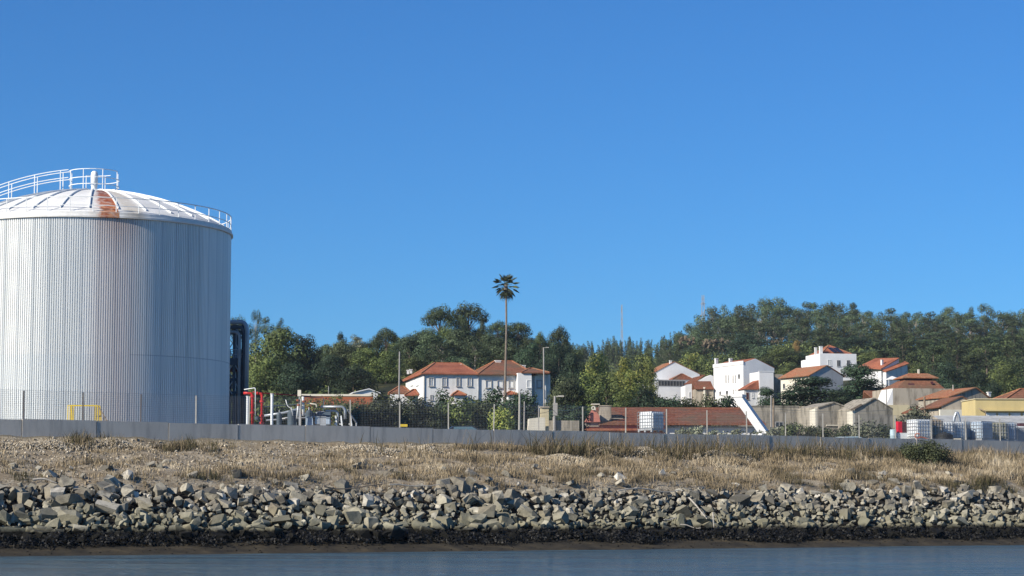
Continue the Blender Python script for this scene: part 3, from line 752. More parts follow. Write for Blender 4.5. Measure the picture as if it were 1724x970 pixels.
# yellow step-over stair at the foot of the tank
st = W(140, 700, DT - R - 1.2); zg = 6.3
yr = empty('yellow_stair', (st.x, st.y, zg), 0, 'yellow painted steel step-over platform with handrails at the foot of the tank', 'platform')
ppx = (DT - R - 1.2) / F
zt_ = zat(683, st.y) - zg
b = MB()
for x0 in (-24, -18, 22, 26):
    for yy in (-.35, .35): b.bar((x0 * ppx, yy, 0), (x0 * ppx, yy, zt_), .055)
for yy in (-.35, .35):
    b.bar((-24 * ppx, yy, zt_), (26 * ppx, yy, zt_), .05); b.bar((-24 * ppx, yy, zt_ * .55), (26 * ppx, yy, zt_ * .55), .035)
b.build('handrail', M['yellow_paint'], yr)
b = MB(); b.box(-24 * ppx, 26 * ppx, -.35, .35, .32, .37); b.build('deck', M['galv'], yr)
for x0, x1, yy in ((-18, -14, -.35), (26, 33, .35)):
    b = MB(); b.bar((x0 * ppx, yy, zt_), (x1 * ppx, yy, 0), .07); b.build('brace', M['yellow_paint'], yr)
b = MB(); b.bar((26 * ppx, -.35, zt_), (62 * ppx, -.35, .1), .05)
for i in range(14): f_ = i / 13; x = lerp(28, 60, f_) * ppx; b.bar((x, -.35, 0), (x, -.35, lerp(zt_ * .95, .15, f_)), .025)
b.build('sloping_rail', M['wood'], yr)

# ------------------------------------------------------------------ pipe tower behind the tank
Dp = 163.0; base = W(402, 640, Dp); zb = 6.4; m_ = Dp / F
tw = empty('pipe_tower', (base.x, Dp, zb), 0, 'tall dark steel frame tower with looping insulated pipes behind the right side of the tank', 'pipe tower')
def tz(py, y=Dp): return zat(py, y) - zb
for x in (-24, -6, 9):
    for yy in (-.8, .8):
        b = MB(); b.bar((x * m_, yy, 0), (x * m_, yy, tz(548 if x > -20 else 545)), .24 if x > 0 else .2); b.build('column', M['dark_steel'], tw)
b = MB()
for py in (560, 606, 612, 640, 662):
    b.bar((-26 * m_, -.8, tz(py)), (12 * m_, -.8, tz(py)), .14, .2); b.bar((-26 * m_, .8, tz(py)), (12 * m_, .8, tz(py)), .14, .2)
    for x in (-24, -6, 9): b.bar((x * m_, -.8, tz(py)), (x * m_, .8, tz(py)), .12)
b.build('beam', M['dark_steel'], tw)
b = MB(); b.box(-28 * m_, 12 * m_, -.95, .95, tz(611), tz(606)); b.box(-28 * m_, 11 * m_, -1.0, -.9, tz(616), tz(605)); b.build('platform', M['dark_steel'], tw)
for yy in (-.95, .95):
    b = MB()
    for py in (590, 598): b.bar((-26 * m_, yy, tz(py)), (12 * m_, yy, tz(py)), .05)
    for x in range(-24, 14, 6): b.bar((x * m_, yy, tz(607)), (x * m_, yy, tz(590)), .05)
    b.build('railing', M['galv'], tw)
def bend(pts, r_=.35, n=5):
    pts = [Vector(p) for p in pts]; out = [pts[0]]
    for a, b_, c_ in zip(pts[:-2], pts[1:-1], pts[2:]):
        r1 = min(r_, (a - b_).length * .45, (c_ - b_).length * .45); p0 = b_ + (a - b_).normalized() * r1; p1 = b_ + (c_ - b_).normalized() * r1
        for i in range(n + 1):
            t_ = i / n; out.append(p0 * (1 - t_) ** 2 + b_ * 2 * t_ * (1 - t_) + p1 * t_ ** 2)
    return out + [pts[-1]]
def pipe(name, pts, r_, mat, parent, rad=.45, n=10):
    b = MB(); b.tube(bend(pts, rad), r_, n); return b.build(name, mat, parent, smooth=True)
pipe('pipe', [(-26 * m_, -1.25, tz(545)), (13 * m_, -1.25, tz(545)), (17 * m_, -1.25, tz(560)), (16 * m_, -1.25, 0)], .16, M['silver'], tw)
pipe('pipe', [(-26 * m_, -1.1, tz(553)), (9 * m_, -1.1, tz(553)), (12 * m_, -1.1, tz(566)), (12 * m_, -1.1, 0)], .15, M['dark_steel'], tw)
pipe('pipe', [(-26 * m_, -1.2, tz(561)), (4 * m_, -1.2, tz(561)), (4 * m_, -1.2, 0)], .11, M['galv'], tw)
pipe('pipe', [(-8 * m_, .2, tz(548)), (-8 * m_, .2, 0)], .12, M['silver'], tw)
pipe('pipe', [(-2 * m_, .5, tz(600)), (-2 * m_, .5, 0)], .2, M['dark_steel'], tw)
pipe('pipe', [(3 * m_, .6, tz(640)), (3 * m_, .6, 0)], .22, M['dark_steel'], tw)
pipe('pipe', [(-14 * m_, -.4, tz(640)), (-14 * m_, -.4, 0)], .16, M['dark_steel'], tw)
b = MB(); b.box(-22 * m_, 6 * m_, -.5, .5, tz(626), tz(618)); b.build('red_duct', plain('dull_red_steel', (.16, .03, .03), .6), tw)
b = MB(); zz = 0
for i in range(26): b.bar((-20 * m_, -1.0, i * .42), (-14 * m_, -1.0, i * .42), .04)
b.bar((-20 * m_, -1.0, 0), (-20 * m_, -1.0, tz(606)), .05); b.bar((-14 * m_, -1.0, 0), (-14 * m_, -1.0, tz(606)), .05); b.build('ladder', M['galv'], tw)
# black outlet bracket high on the tank's right edge
# ------------------------------------------------------------------ pipework yard
Dy = 139.0; m_ = Dy / F
def gz(py, y=Dy): return zat(py, y)
def at_(px, py, y=Dy): p = W(px, py, y); return (p.x, p.y, p.z)
rp = empty('red_pipework', at_(425, 716), 0, 'red fire water pipe with two drops and flanged valves right of the tank', 'pipework')
o0 = Vector(rp.location)
def L(px, py, dy=0.0): p = W(px, py, Dy + dy); return p - o0
pipe('pipe', [L(410, 662), L(425, 662), L(425, 720)], .085, M['red_paint'], rp, .2)
pipe('pipe', [L(432, 662), L(441, 663), L(441, 720)], .085, M['red_paint'], rp, .2)
pipe('header_pipe', [L(425, 660, .3), L(441, 662, .3), L(530, 668, 2)], .035, plain('dark_red_pipe', (.22, .02, .025), .5), rp, .2)
pipe('thin_pipe', [L(411, 656, -.2), L(430, 653, -.2), L(430, 700, -.2)], .03, M['white_steel'], rp, .1)
for px, py in ((425, 695), (441, 676), (441, 700), (441, 712), (425, 668)):
    b = MB(); c_ = L(px, py); b.lathe([(.0, -.06), (.15, -.06), (.15, .06), (.0, .06)], c=c_, n=12); b.build('flange', M['red_paint'], rp)
b = MB(); c_ = L(433, 704); b.lathe([(0, -.12), (.16, -.1), (.16, .1), (0, .12)], c=c_, n=10); b.bar(c_, L(438, 712), .08); b.build('valve', M['dark_steel'], rp)
for px, top, w_, lab in ((417, 668, .13, 'thick white painted post beside the red pipe'), (458, 664, .16, 'thick white painted post standing clear between the pipes')):
    p = W(px, top, Dy - .8); b = MB(); b.tube([(0, 0, 0), (0, 0, p.z - 6.3)], w_ / 2 + .01, 12); b.tube([(0, 0, p.z - 6.3), (0, 0, p.z - 6.26)], w_ / 2 + .04, 12)
    o = b.build('bollard_post', M['white_steel']); o.location = (p.x, p.y, 6.3); tag(o, lab, 'post', 'white posts in the pipe yard')
pm = empty('pump_unit', at_(545, 712, Dy + 2), 0, 'silver insulated pump unit with elbow pipes behind the fence', 'pump'); o0 = Vector(pm.location); Dy2 = Dy + 2
def L2(px, py, dy=0.0): return W(px, py, Dy2 + dy) - o0
pipe('elbow_pipe', [L2(540, 685), L2(577, 685), L2(581, 690), L2(581, 706)], .085, M['silver'], pm, .3)
pipe('elbow_pipe', [L2(548, 692, .3), L2(569, 692, .3), L2(569, 712, .3)], .075, M['silver'], pm, .3)
pipe('arch_pipe', [L2(527, 712, .5), L2(530, 697, .5), L2(548, 694, .5), L2(556, 712, .5)], .12, M['galv'], pm, .5)
pipe('inlet_pipe', [L2(440, 701, 1), L2(480, 695, 1), L2(512, 686, 1)], .09, M['silver'], pm, .3)
pipe('lower_pipe', [L2(470, 707, 1.5), L2(520, 697, 1.5), L2(540, 697, 1.5)], .08, M['galv'], pm, .3)
for px, py, w_, h_, mt in ((522, 710, 12, 13, M['ibc_blue']), (536, 709, 9, 12, M['silver']), (545, 711, 10, 16, M['galv']), (553, 710, 6, 10, M['ibc_blue']), (529, 700, 6, 6, M['dark_steel'])):
    c_ = L2(px, py); b = MB(); hw, hh = w_ * m_ / 2, h_ * m_ / 2
    b.box(c_.x - hw, c_.x + hw, -.5, .5, c_.z - hh, c_.z + hh); b.box(c_.x - hw * 1.1, c_.x + hw * 1.1, -.55, .55, c_.z + hh, c_.z + hh + .05)
    b.build('casing', mt, pm)
b = MB(); c_ = L2(545, 700); b.tube([c_ + Vector((-.35, 0, 0)), c_ + Vector((.45, 0, 0))], .26, 14); b.tube([c_ + Vector((-.4, 0, 0)), c_ + Vector((-.35, 0, 0))], .3, 14); b.build('motor', M['dark_steel'], pm)
for px in (565, 574, 590): b = MB(); c_ = L2(px, 700); b.bar(c_, L2(px + 2, 718), .09); b.bar(L2(px - 3, 714), L2(px + 3, 714), .06); b.build('support', M['white_steel'], pm)
mr = empty('manifold_stack', at_(507, 700, Dy + 1), 0, 'cream sign board on a post above small valves and pale vertical pipes', 'manifold'); o0 = Vector(mr.location)
def L3(px, py, dy=0.0): return W(px, py, Dy + 1 + dy) - o0
b = MB(); c_ = L3(504, 662); b.box(c_.x - .11, c_.x + .11, -.05, .05, c_.z - .2, c_.z + .2); b.build('board', M['cream'], mr)
b = MB(); b.bar(L3(504, 668), L3(504, 720), .07); b.build('post', M['galv'], mr)
pipe('pipe', [L3(510, 668), L3(511, 700)], .08, M['white_steel'], mr); pipe('pipe', [L3(502, 680), L3(500, 704)], .05, M['white_steel'], mr)
pipe('hose', [L3(481, 673), L3(484, 684), L3(491, 688), L3(493, 700)], .025, M['white_steel'], mr, .3)
pipe('yellow_pipe', [L3(516, 679), L3(533, 681), L3(533, 686)], .045, M['cream'], mr, .1)
for px, py in ((502, 674), (503, 682), (512, 676)):
    b = MB(); c_ = L3(px, py, -.2); b.lathe([(0, -.06), (.12, -.06), (.12, .06), (0, .06)], c=c_, n=10); b.build('flange', plain('rusty_flange', (.30, .10, .05), .8), mr)

for px, a, c_, r_, mt, lab in [(470, 694, 716, .09, 'dark_steel', 'dark vertical vessel among the silver pipes'), (491, 690, 716, .14, 'dark_steel', 'black drum-like vessel left of the sign board'), (520, 690, 716, .12, 'dark_steel', 'dark narrow vessel right of the sign board')]:
    p = W(px, c_, Dy + 3); o = empty('vessel', (p.x, p.y, p.z), 0, lab, 'vessel'); hh_ = zat(a, p.y) - p.z
    b = MB(); b.lathe([(0, 0), (r_ * 2, 0), (r_ * 2, hh_ * .8), (r_ * 1.4, hh_ * .95), (0, hh_)], n=16); b.build('body', M[mt], o, smooth=False)
    b = MB(); b.tube([(0, 0, hh_ * .95), (0, 0, hh_ * 1.15)], r_ * .4, 8); b.build('nozzle', M['galv'], o)
for k, (x0, y0, x1, y1, r_, mt, lab) in enumerate([(445, 685, 500, 681, .045, 'dark_steel', 'thin dark pipe run under the red header'), (448, 708, 520, 703, .06, 'galv', 'low grey pipe run near the wall top behind the fence'), (512, 668, 545, 670, .035, 'dark_steel', 'short dark pipe right of the sign board'), (585, 690, 600, 712, .05, 'galv', 'slanting grey pipe at the right end of the pump unit')]):
    q0, q1 = W(x0, y0, Dy + 4), W(x1, y1, Dy + 4.5); o = quick('pipe_run', M[mt], None, 'tube', [q0, q1, q1 - Vector((0, 0, 2.2))], r_, 8); tag(o, lab, 'pipe')
# lattice braces on the pipe tower
b = MB(); m_ = Dp / F
for z0, z1 in ((548, 575), (575, 604), (612, 640), (640, 668)):
    b.bar((-24 * m_, -.85, tz(z0)), (-6 * m_, -.85, tz(z1)), .07); b.bar((-6 * m_, -.85, tz(z0)), (-24 * m_, -.85, tz(z1)), .07); b.bar((-6 * m_, -.85, tz(z0)), (9 * m_, -.85, tz(z1)), .07)
b.build('bracing', M['silver'], tw)['kind'] = 'stuff'
# ------------------------------------------------------------------ buildings
class Bld:
    """a house in its own axes: X along the front (to the right), Y back along the left side, Z up; origin at the near left corner"""
    def __init__(s, name, label, cat, cpx, D, a, base_py, group=None):
        s.a = math.radians(a); s.er = Vector((math.cos(s.a), math.sin(s.a))); s.el = Vector((-math.sin(s.a), math.cos(s.a)))
        kx = ray(cpx, base_py)[0]; s.c = Vector((kx * D, D)); s.zb = min(zat(base_py, D), ground_z(s.c.x, s.c.y)) - .6
        s.root = empty(name, (s.c.x, s.c.y, s.zb), s.a, label, cat, group)
    def x(s, px, py=650, y=0.0):
        k = ray(px, py)[0]; o = s.c + s.el * y; return (k * o.y - o.x) / (s.er.x - k * s.er.y)
    def y(s, px, py=650, x=0.0):
        k = ray(px, py)[0]; o = s.c + s.er * x; return (k * o.y - o.x) / (s.el.x - k * s.el.y)
    def z(s, py, x=0.0, y=0.0):
        yw = s.c.y + s.er.y * x + s.el.y * y; return zat(py, yw) - s.zb
    def box(s, name, mat, x0, x1, y0, y1, z0, z1, parent=None):
        return quick(name, M[mat] if isinstance(mat, str) else mat, parent or s.root, 'box', x0, x1, y0, y1, z0, z1)
    def gable_wall(s, name, mat, x0, x1, y0, y1, z0, ze, zr, axis='x', ridge=.5, parent=None):
        """axis: direction the ridge runs"""
        b = MB()
        if axis == 'y':
            xm = lerp(x0, x1, ridge); P = [(x0, z0), (x1, z0), (x1, ze), (xm, zr), (x0, ze)]
            f = [(x, y0, z) for x, z in P]; k = [(x, y1, z) for x, z in P]
        else:
            ym = lerp(y0, y1, ridge); P = [(y1, z0), (y0, z0), (y0, ze), (ym, zr), (y1, ze)]
            f = [(x0, y, z) for y, z in P]; k = [(x1, y, z) for y, z in P]
        b.mesh(f + k, [(0, 1, 2, 3, 4), (9, 8, 7, 6, 5)] + [(i, i + 5, (i + 1) % 5 + 5, (i + 1) % 5) for i in range(5)])
        return b.build(name, M[mat] if isinstance(mat, str) else mat, parent or s.root)
    def gable_roof(s, mat, x0, x1, y0, y1, ze, zr, axis='x', ridge=.5, ov=.35, th=.16, ovg=.25, name='roof'):
        b = MB()
        def slab(p, q, r, t_):                   # quad with thickness
            n = (Vector(q) - Vector(p)).cross(Vector(t_) - Vector(p)).normalized()
            if n.z < 0: n = -n
            lo = [Vector(v) + n * .004 for v in (p, q, r, t_)]; hi = [v + n * th for v in lo]
            b.mesh(lo + hi, [(3, 2, 1, 0), (4, 5, 6, 7), (0, 1, 5, 4), (1, 2, 6, 5), (2, 3, 7, 6), (3, 0, 4, 7)])
        if axis == 'x':
            ym = lerp(y0, y1, ridge); s1 = (zr - ze) / (ym - y0); s2 = (zr - ze) / (y1 - ym)
            slab((x0 - ovg, y0 - ov, ze - s1 * ov), (x1 + ovg, y0 - ov, ze - s1 * ov), (x1 + ovg, ym, zr), (x0 - ovg, ym, zr))
            slab((x0 - ovg, y1 + ov, ze - s2 * ov), (x1 + ovg, y1 + ov, ze - s2 * ov), (x1 + ovg, ym, zr), (x0 - ovg, ym, zr))
        else:
            xm = lerp(x0, x1, ridge); s1 = (zr - ze) / max(.01, (xm - x0)); s2 = (zr - ze) / max(.01, (x1 - xm))
            slab((x0 - ov, y0 - ovg, ze - s1 * ov), (x0 - ov, y1 + ovg, ze - s1 * ov), (xm, y1 + ovg, zr), (xm, y0 - ovg, zr))
            slab((x1 + ov, y0 - ovg, ze - s2 * ov), (x1 + ov, y1 + ovg, ze - s2 * ov), (xm, y1 + ovg, zr), (xm, y0 - ovg, zr))
        return b.build(name, M[mat], s.root)
    def hip_roof(s, mat, x0, x1, y0, y1, ze, zr, rx0, rx1, ry=None, ov=.45, th=.18, name='roof', parent=None):
        X0, X1, Y0, Y1 = x0 - ov, x1 + ov, y0 - ov, y1 + ov; ry = (Y0 + Y1) / 2 if ry is None else ry
        b = MB(); v = [(X0, Y0, ze - th), (X1, Y0, ze - th), (X1, Y1, ze - th), (X0, Y1, ze - th), (X0, Y0, ze), (X1, Y0, ze), (X1, Y1, ze), (X0, Y1, ze), (rx0, ry, zr), (rx1, ry, zr)]
        b.mesh(v, [(3, 2, 1, 0), (0, 1, 5, 4), (1, 2, 6, 5), (2, 3, 7, 6), (3, 0, 4, 7), (4, 5, 9, 8), (5, 6, 9), (6, 7, 8, 9), (7, 4, 8)])
        rf = b.build(name, M[mat] if isinstance(mat, str) else mat, parent or s.root)
        b = MB()
        for p0, p1 in (((X0, Y0, ze), (rx0, ry, zr)), ((X1, Y0, ze), (rx1, ry, zr)), ((rx0, ry, zr), (rx1, ry, zr)), ((X1, Y1, ze), (rx1, ry, zr)), ((X0, Y1, ze), (rx0, ry, zr))):
            if (Vector(p0) - Vector(p1)).length > .1: b.bar(Vector(p0) + Vector((0, 0, .04)), Vector(p1) + Vector((0, 0, .04)), .26, .12)
        if not parent: b.build('ridge_tiles', M['tile_fade'], rf)
        return rf
    def window(s, face, u0, u1, z0, z1, frame='frame_grey', pane='glass', bars=1, sill=True, y=0.0, proud=.07):
        """face F: on the plane Y=y; face L: on the plane X=y"""
        if u0 > u1: u0, u1 = u1, u0
        t_ = .09
        def P(a0, a1, d0, d1, c0, c1):
            if face == 'F': return (a0, a1, y - d1, y - d0, c0, c1)
            return (y - d1, y - d0, a0, a1, c0, c1)
        b = MB()
        for a0, a1, c0, c1 in ((u0, u0 + t_, z0, z1), (u1 - t_, u1, z0, z1), (u0 + t_, u1 - t_, z1 - t_, z1), (u0 + t_, u1 - t_, z0, z0 + t_)): b.box(*P(a0, a1, -.02, proud, c0, c1))
        for i in range(bars):
            m_ = lerp(u0, u1, (i + 1) / (bars + 1)); b.box(*P(m_ - .035, m_ + .035, -.02, proud * .7, z0 + t_, z1 - t_))
        if sill: b.box(*P(u0 - .08, u1 + .08, -.02, proud + .07, z0 - .09, z0 - .003))
        fr = b.build('window', M[frame], s.root)
        b = MB(); b.box(*P(u0 + t_, u1 - t_, -.02, .012, z0 + t_, z1 - t_)); b.build('pane', M[pane], fr)
        return fr
    def wf(s, px0, px1, py0, py1, y=0.0, **k):          # window on the front, from its place in the photo
        a, c_ = s.x(px0, (py0 + py1) / 2, y), s.x(px1, (py0 + py1) / 2, y); return s.window('F', a, c_, s.z(py1, (a + c_) / 2, y), s.z(py0, (a + c_) / 2, y), y=y, **k)
    def wl(s, px0, px1, py0, py1, x=0.0, **k):
        a, c_ = s.y(px0, (py0 + py1) / 2, x), s.y(px1, (py0 + py1) / 2, x); return s.window('L', a, c_, s.z(py1, x, (a + c_) / 2), s.z(py0, x, (a + c_) / 2), y=x, **k)
    def chimney(s, px, py0, py1, w_=.5, y=1.0, mat='white', parent=None):
        x = s.x(px, py1, y); z0, z1 = s.z(py1, x, y), s.z(py0, x, y)
        b = MB(); b.box(x - w_ / 2, x + w_ / 2, y - w_ / 2, y + w_ / 2, z0, z1 - .12); b.box(x - w_ / 2 - .07, x + w_ / 2 + .07, y - w_ / 2 - .07, y + w_ / 2 + .07, z1 - .12, z1); b.build('chimney', M[mat], parent or s.root)

# -- A: long white two-storey house in the middle
h = Bld('white_house', 'long white two-storey house with orange tiled hipped roofs behind the tall palm', 'house', 713, 350, 11, 676)
x1 = h.x(894, 640); dl = h.y(683, 640); ze = h.z(628.5)
xm = h.x(806, 640); xb = h.x(873, 640)
h.box('wall', 'white', 0, xm, 0, dl, 0, ze); h.box('wall', 'white', xm + .003, x1 + 3.2, .12, dl + 2, 0, ze)
bay = h.box('bay', 'white_clean', h.x(872, 640, -1.4), h.x(895, 640, -1.4), -1.4, .1, 0, h.z(627))
b_ = h.box('wing', 'white', h.x(900, 640, -.3), h.x(919, 640, -.3), -.3, dl, 0, h.z(628))
h.box('eave_shade_band', 'frame_grey', -.35, x1 + 1, -.38, -.003, ze - .22, ze - .08)  # grey strip: shade below the eave put into the colour
rf = h.hip_roof('tile_bright', 0, xm - .5, 0, dl, ze, h.z(611, 5, dl / 2), h.x(732, 612, dl / 2), h.x(775, 612, dl / 2))
h.chimney(778, 613, 619, .5, dl * .45, 'white', rf); h.chimney(687, 623, 630, .35, dl - .5, 'white', rf); h.chimney(692, 622, 629, .35, dl - 1, 'white', rf)
rf = h.hip_roof('tile', xm + .2, x1 + .2, -.1, dl + 2, ze - .02, h.z(607.5, 14, dl / 2 + 1), h.x(834, 609, dl / 2 + 1), h.x(862, 609, dl / 2 + 1))
h.chimney(874, 614, 620, .45, dl * .4, 'white', rf); h.chimney(882, 615, 621, .45, dl * .4, 'white', rf); h.chimney(838, 607, 611, .9, dl * .5, 'white', rf)
h.hip_roof('tile', h.x(880, 628, -.3), h.x(918, 628, -.3), -1.2, dl * .7, h.z(627.5, 20, -1), h.z(618, 20, 3), h.x(899, 620, 3), h.x(904, 620, 3))
for a, c_ in ((722, 731), (744, 752.5), (768, 775), (786.5, 794.5)): h.wf(a, c_, 635.5, 650.5, frame='frame_grey', pane='shutter_white', bars=1, proud=.12)
for a, c_ in ((817.5, 827.5), (837, 847), (856, 865)): h.wf(a, c_, 640, 653.5, frame='frame_grey', pane='shutter_white', bars=0, y=.12, proud=.14)
h.wf(903.5, 912.5, 640, 653, frame='frame_grey', pane='shutter', bars=0, y=-.3, proud=.14)
h.wf(887, 895, 640, 653, frame='frame_white', pane='shutter_white', bars=0, y=-1.4)
for a, c_ in ((724, 729), (788, 793)): h.wf(a, c_, 665, 674, frame='frame_grey', pane='shutter_white')
for a, c_ in ((696, 692), (705, 701)): h.wl(a, c_, 636, 649, frame='frame_white', pane='shutter_white', bars=0)
pipe('downpipe', [(h.x(805, 640), -.1, ze - .3), (h.x(805, 640), -.1, 0)], .06, M['galv'], h.root)
pipe('downpipe', [(.1, -.1, ze - .3), (.1, -.1, 0)], .07, M['frame_grey'], h.root)
for a, c_, pt, pe in ((760, 785, 657.5, 665), (850, 872, 658.5, 664)):
    xa, xc = h.x(a, pe, -1.2), h.x(c_, pe, -1.2)
    h.hip_roof('tile_bright', xa + .3, xc - .3, -1.5, 0.0, h.z(pe, xa, -1), h.z(pt, xa, -.3), (xa + xc) / 2, (xa + xc) / 2, ry=-.2, ov=.3, th=.1, name='porch_roof')
    h.box('porch', 'white', xa + .5, xc - .5, -1.4, -.02, 0, h.z(pe, xa, -1) - .1)
h = Bld('outhouse', 'low white outbuilding with two small tiled hips left of the long white house', 'outbuilding', 657, 345, 4, 680)
h.box('wall', 'white', 0, h.x(704, 668), 0, 5, 0, h.z(664))
h.hip_roof('tile', 0, h.x(690, 668), .3, 5, h.z(662), h.z(650.5, 3, 2.5), h.x(672, 652, 2.6), h.x(680, 652, 2.6), ov=.3)
h.hip_roof('tile_bright', h.x(683, 668, -.6), h.x(703, 668, -.6), -1.0, 2.0, h.z(664.5, 0, -1), h.z(655.5, 0, .4), h.x(696, 655, .3), h.x(699, 655, .3), ov=.2)
# -- small white roofs and the orange wall at the left
h = Bld('orange_wall_shed', 'long low orange brown wall with pale coping behind the pump unit', 'wall', 508, 205, 3, 700)
h.box('wall', 'orangewall', 0, h.x(628, 672), 0, .5, 0, h.z(667)); 
quick('coping', M['cream'], h.root, 'box', -.05, h.x(628, 672) + .05, -.06, .56, h.z(667) + .003, h.z(663.5))
h = Bld('white_shed', 'small low white gabled shed roof peeping above the orange wall', 'shed', 598, 300, 10, 672)
w0, w1 = 0, h.x(636, 660); h.gable_wall('wall', 'white_clean', w0, w1, 0, 6, 0, h.z(661), h.z(655.5), 'y', .6); h.gable_roof('white_clean', w0, w1, 0, 6, h.z(661), h.z(655.5), 'y', .6, th=.12)
# -- B: white gabled building
h = Bld('white_gabled_house', 'big white house with wide shallow gable and a dark window strip above its terrace', 'house', 1100, 512, 14, 672)
x1 = h.x(1178, 630); dl = h.y(1086, 630); xr = h.x(1135.5, 610)
ze = h.z(629); zr = h.z(609.5, xr)
h.gable_wall('wall', 'white_clean', 0, x1, 0, 9, 0, ze, zr, 'y', xr / x1)
h.gable_roof('tile_fade', 0, x1, 0, 9, ze, zr, 'y', xr / x1, ov=1.0, th=.12, ovg=.1)
h.box('side_wing', 'white', -2.0, -.003, 1.5, 9, 0, ze - .9)
h.chimney(1129, 607, 613, .5, .6)
fy = -3.0
h.box('terrace_block', 'white_clean', h.x(1098, 650, fy), h.x(1178, 650, fy), fy, -.003, 0, h.z(639.5, 4, fy))
h.box('band', 'frame_grey', h.x(1099, 650, fy), h.x(1178, 650, fy), fy - .1, fy - .003, h.z(640, 4, fy) - .1, h.z(639, 4, fy) - .1)
h.wf(1108, 1153.5, 641, 650.5, y=fy, frame='frame_grey', pane='glass', bars=8, sill=False)
h.hip_roof('tile_old', h.x(1132, 639, -2), h.x(1166, 639, -2), -2.2, -.2, h.z(638.8, 5, -2), h.z(629.5, 5, -1), h.x(1146, 630, -1), h.x(1149, 630, -1), ov=.2, th=.1, name='porch_roof')
h.wl(1092, 1089, 640, 650, x=-2.0, frame='wood', pane='glass', bars=0)
# -- C: white narrow house with brown lean-to roof
h = Bld('white_lean_house', 'small white house with brown sloping roof and diagonal parapet left of the tall white block', 'house', 1154, 500, 4, 678)
z_l, z_h = h.z(649), h.z(631); xa, xb_ = 0, h.x(1201, 640); xm = h.x(1171, 650)
b = MB(); f = [(0, 0), (xb_, 0), (xb_, z_h - .3), (h.x(1196, 632), z_h), (xm, h.z(645)), (0, z_l)]
b.mesh([(x, 0, z) for x, z in f] + [(x, 7, z) for x, z in f], [(0, 1, 2, 3, 4, 5), (11, 10, 9, 8, 7, 6)] + [(i, i + 6, (i + 1) % 6 + 6, (i + 1) % 6) for i in range(6)]); b.build('wall', M['white_clean'], h.root)
b = MB(); xq = h.x(1154, 648); p = [(xq - .3, .4, h.z(648) ), (xm - .2, .4, h.z(645.5)), (h.x(1189, 632, 3), 4, h.z(631.5, 4, 4)), (h.x(1168, 638, 3), 4, h.z(637, 2, 4))]
b.mesh([Vector(v) for v in p] + [Vector(v) + Vector((0, 0, .15)) for v in p], [(3, 2, 1, 0), (4, 5, 6, 7), (0, 1, 5, 4), (1, 2, 6, 5), (2, 3, 7, 6), (3, 0, 4, 7)]); b.build('roof', M['tile_old'], h.root)
for px in (1161, 1166.5): h.wf(px - 1.2, px + 1.2, 660, 670, frame='frame_white', pane='shutter', bars=0)
h = Bld('beige_outbuilding', 'unpainted beige outbuilding with old brown roof against the tall white block', 'outbuilding', 1171, 491, 3, 682)
x1 = h.x(1201, 660); h.box('wall', 'beige', 0, x1, 0, 5, 0, h.z(655))
h.gable_roof('tile_old', 0, x1, 0, 5, h.z(655), h.z(643, 2, 5), 'x', .98, ov=.4, ovg=.1)
h.wf(1190, 1193.5, 658, 668, frame='wood', bars=0); h.box('pillar', 'cream', h.x(1184, 660), h.x(1187, 660), -.25, -.003, 0, h.z(652))
# -- D: tall white block
h = Bld('white_block', 'tall three-storey white block with slit windows, two chimneys and a grey shaded gable end', 'apartment building', 1252, 480, 24, 690)
dl = h.y(1201.5, 640); xr = h.x(1303.5, 625); xg = h.x(1272, 605)
zt = h.z(611); zg = h.z(604, xg); zrr = h.z(620, xr)
b = MB(); f = [(0, 0), (xr, 0), (xr, zrr), (xg, zg), (0, zt)]
b.mesh([(x, 0, z) for x, z in f] + [(x, dl, z) for x, z in f], [(0, 1, 2, 3, 4), (9, 8, 7, 6, 5)] + [(i, i + 5, (i + 1) % 5 + 5, (i + 1) % 5) for i in range(5)])
h_wall = b.build('wall', M['white_clean'], h.root)
b = MB()
def sl(p, q, r, t_, th=.12):
    P = [Vector(v) + Vector((0, 0, .02)) for v in (p, q, r, t_)]; b.mesh(P + [v + Vector((0, 0, th)) for v in P], [(3, 2, 1, 0), (4, 5, 6, 7), (0, 1, 5, 4), (1, 2, 6, 5), (2, 3, 7, 6), (3, 0, 4, 7)])
sl((.0, .3, zt), (xg, .3, zg), (xg, dl, zg), (0, dl, zt)); sl((xg, .3, zg), (xr + .3, .3, zrr), (xr + .3, dl, zrr), (xg, dl, zg)); b.build('roof', M['tile_bright'], h.root)
h.box('parapet', 'white_clean', -.12, .12, -.1, dl + .1, zt - .3, zt + .45)
for px, y_ in ((1206, dl - 1), (1230, dl * .45)):
    xx = .6; y0 = h.y(px, 610, xx); b = MB(); zc_ = h.z(603.5, xx, y0); b.box(xx - .3, xx + .3, y0 - .3, y0 + .3, zt - .5, zc_); b.box(xx - .38, xx + .38, y0 - .38, y0 + .38, zc_ - .15, zc_ - .05); b.build('chimney', M['white'], h.root)
for px in (1222.5, 1226.5, 1234.5, 1238.5): h.wl(px + .8, px - .8, 632, 645, frame='post_grey', pane='shutter', bars=0, sill=False)
for px in (1235, 1239): h.wl(px + .8, px - .8, 656, 669, frame='post_grey', pane='shutter', bars=0, sill=False)
h.wl(1246, 1243, 630, 637, bars=0); h.wl(1245.5, 1243, 657, 667, bars=0); h.wl(1214, 1211.5, 659, 665, bars=0); h.wl(1226, 1222.5, 658, 664, bars=0)
h = Bld('white_annex', 'lower white annex with red lean-to roof in front of the tall white block gable', 'annex', 1279, 470, 14, 690)
x1 = h.x(1302.5, 650); h.box('wall', 'white_clean', 0, x1, 0, 6, 0, h.z(626)); h.box('side_wall', 'beige', x1 + .003, x1 + .35, .2, 9, 0, h.z(627))
h.box('rear_block', 'beige', x1 + .36, h.x(1318, 640, 3), 3, 9, 0, h.z(630, 3, 3))
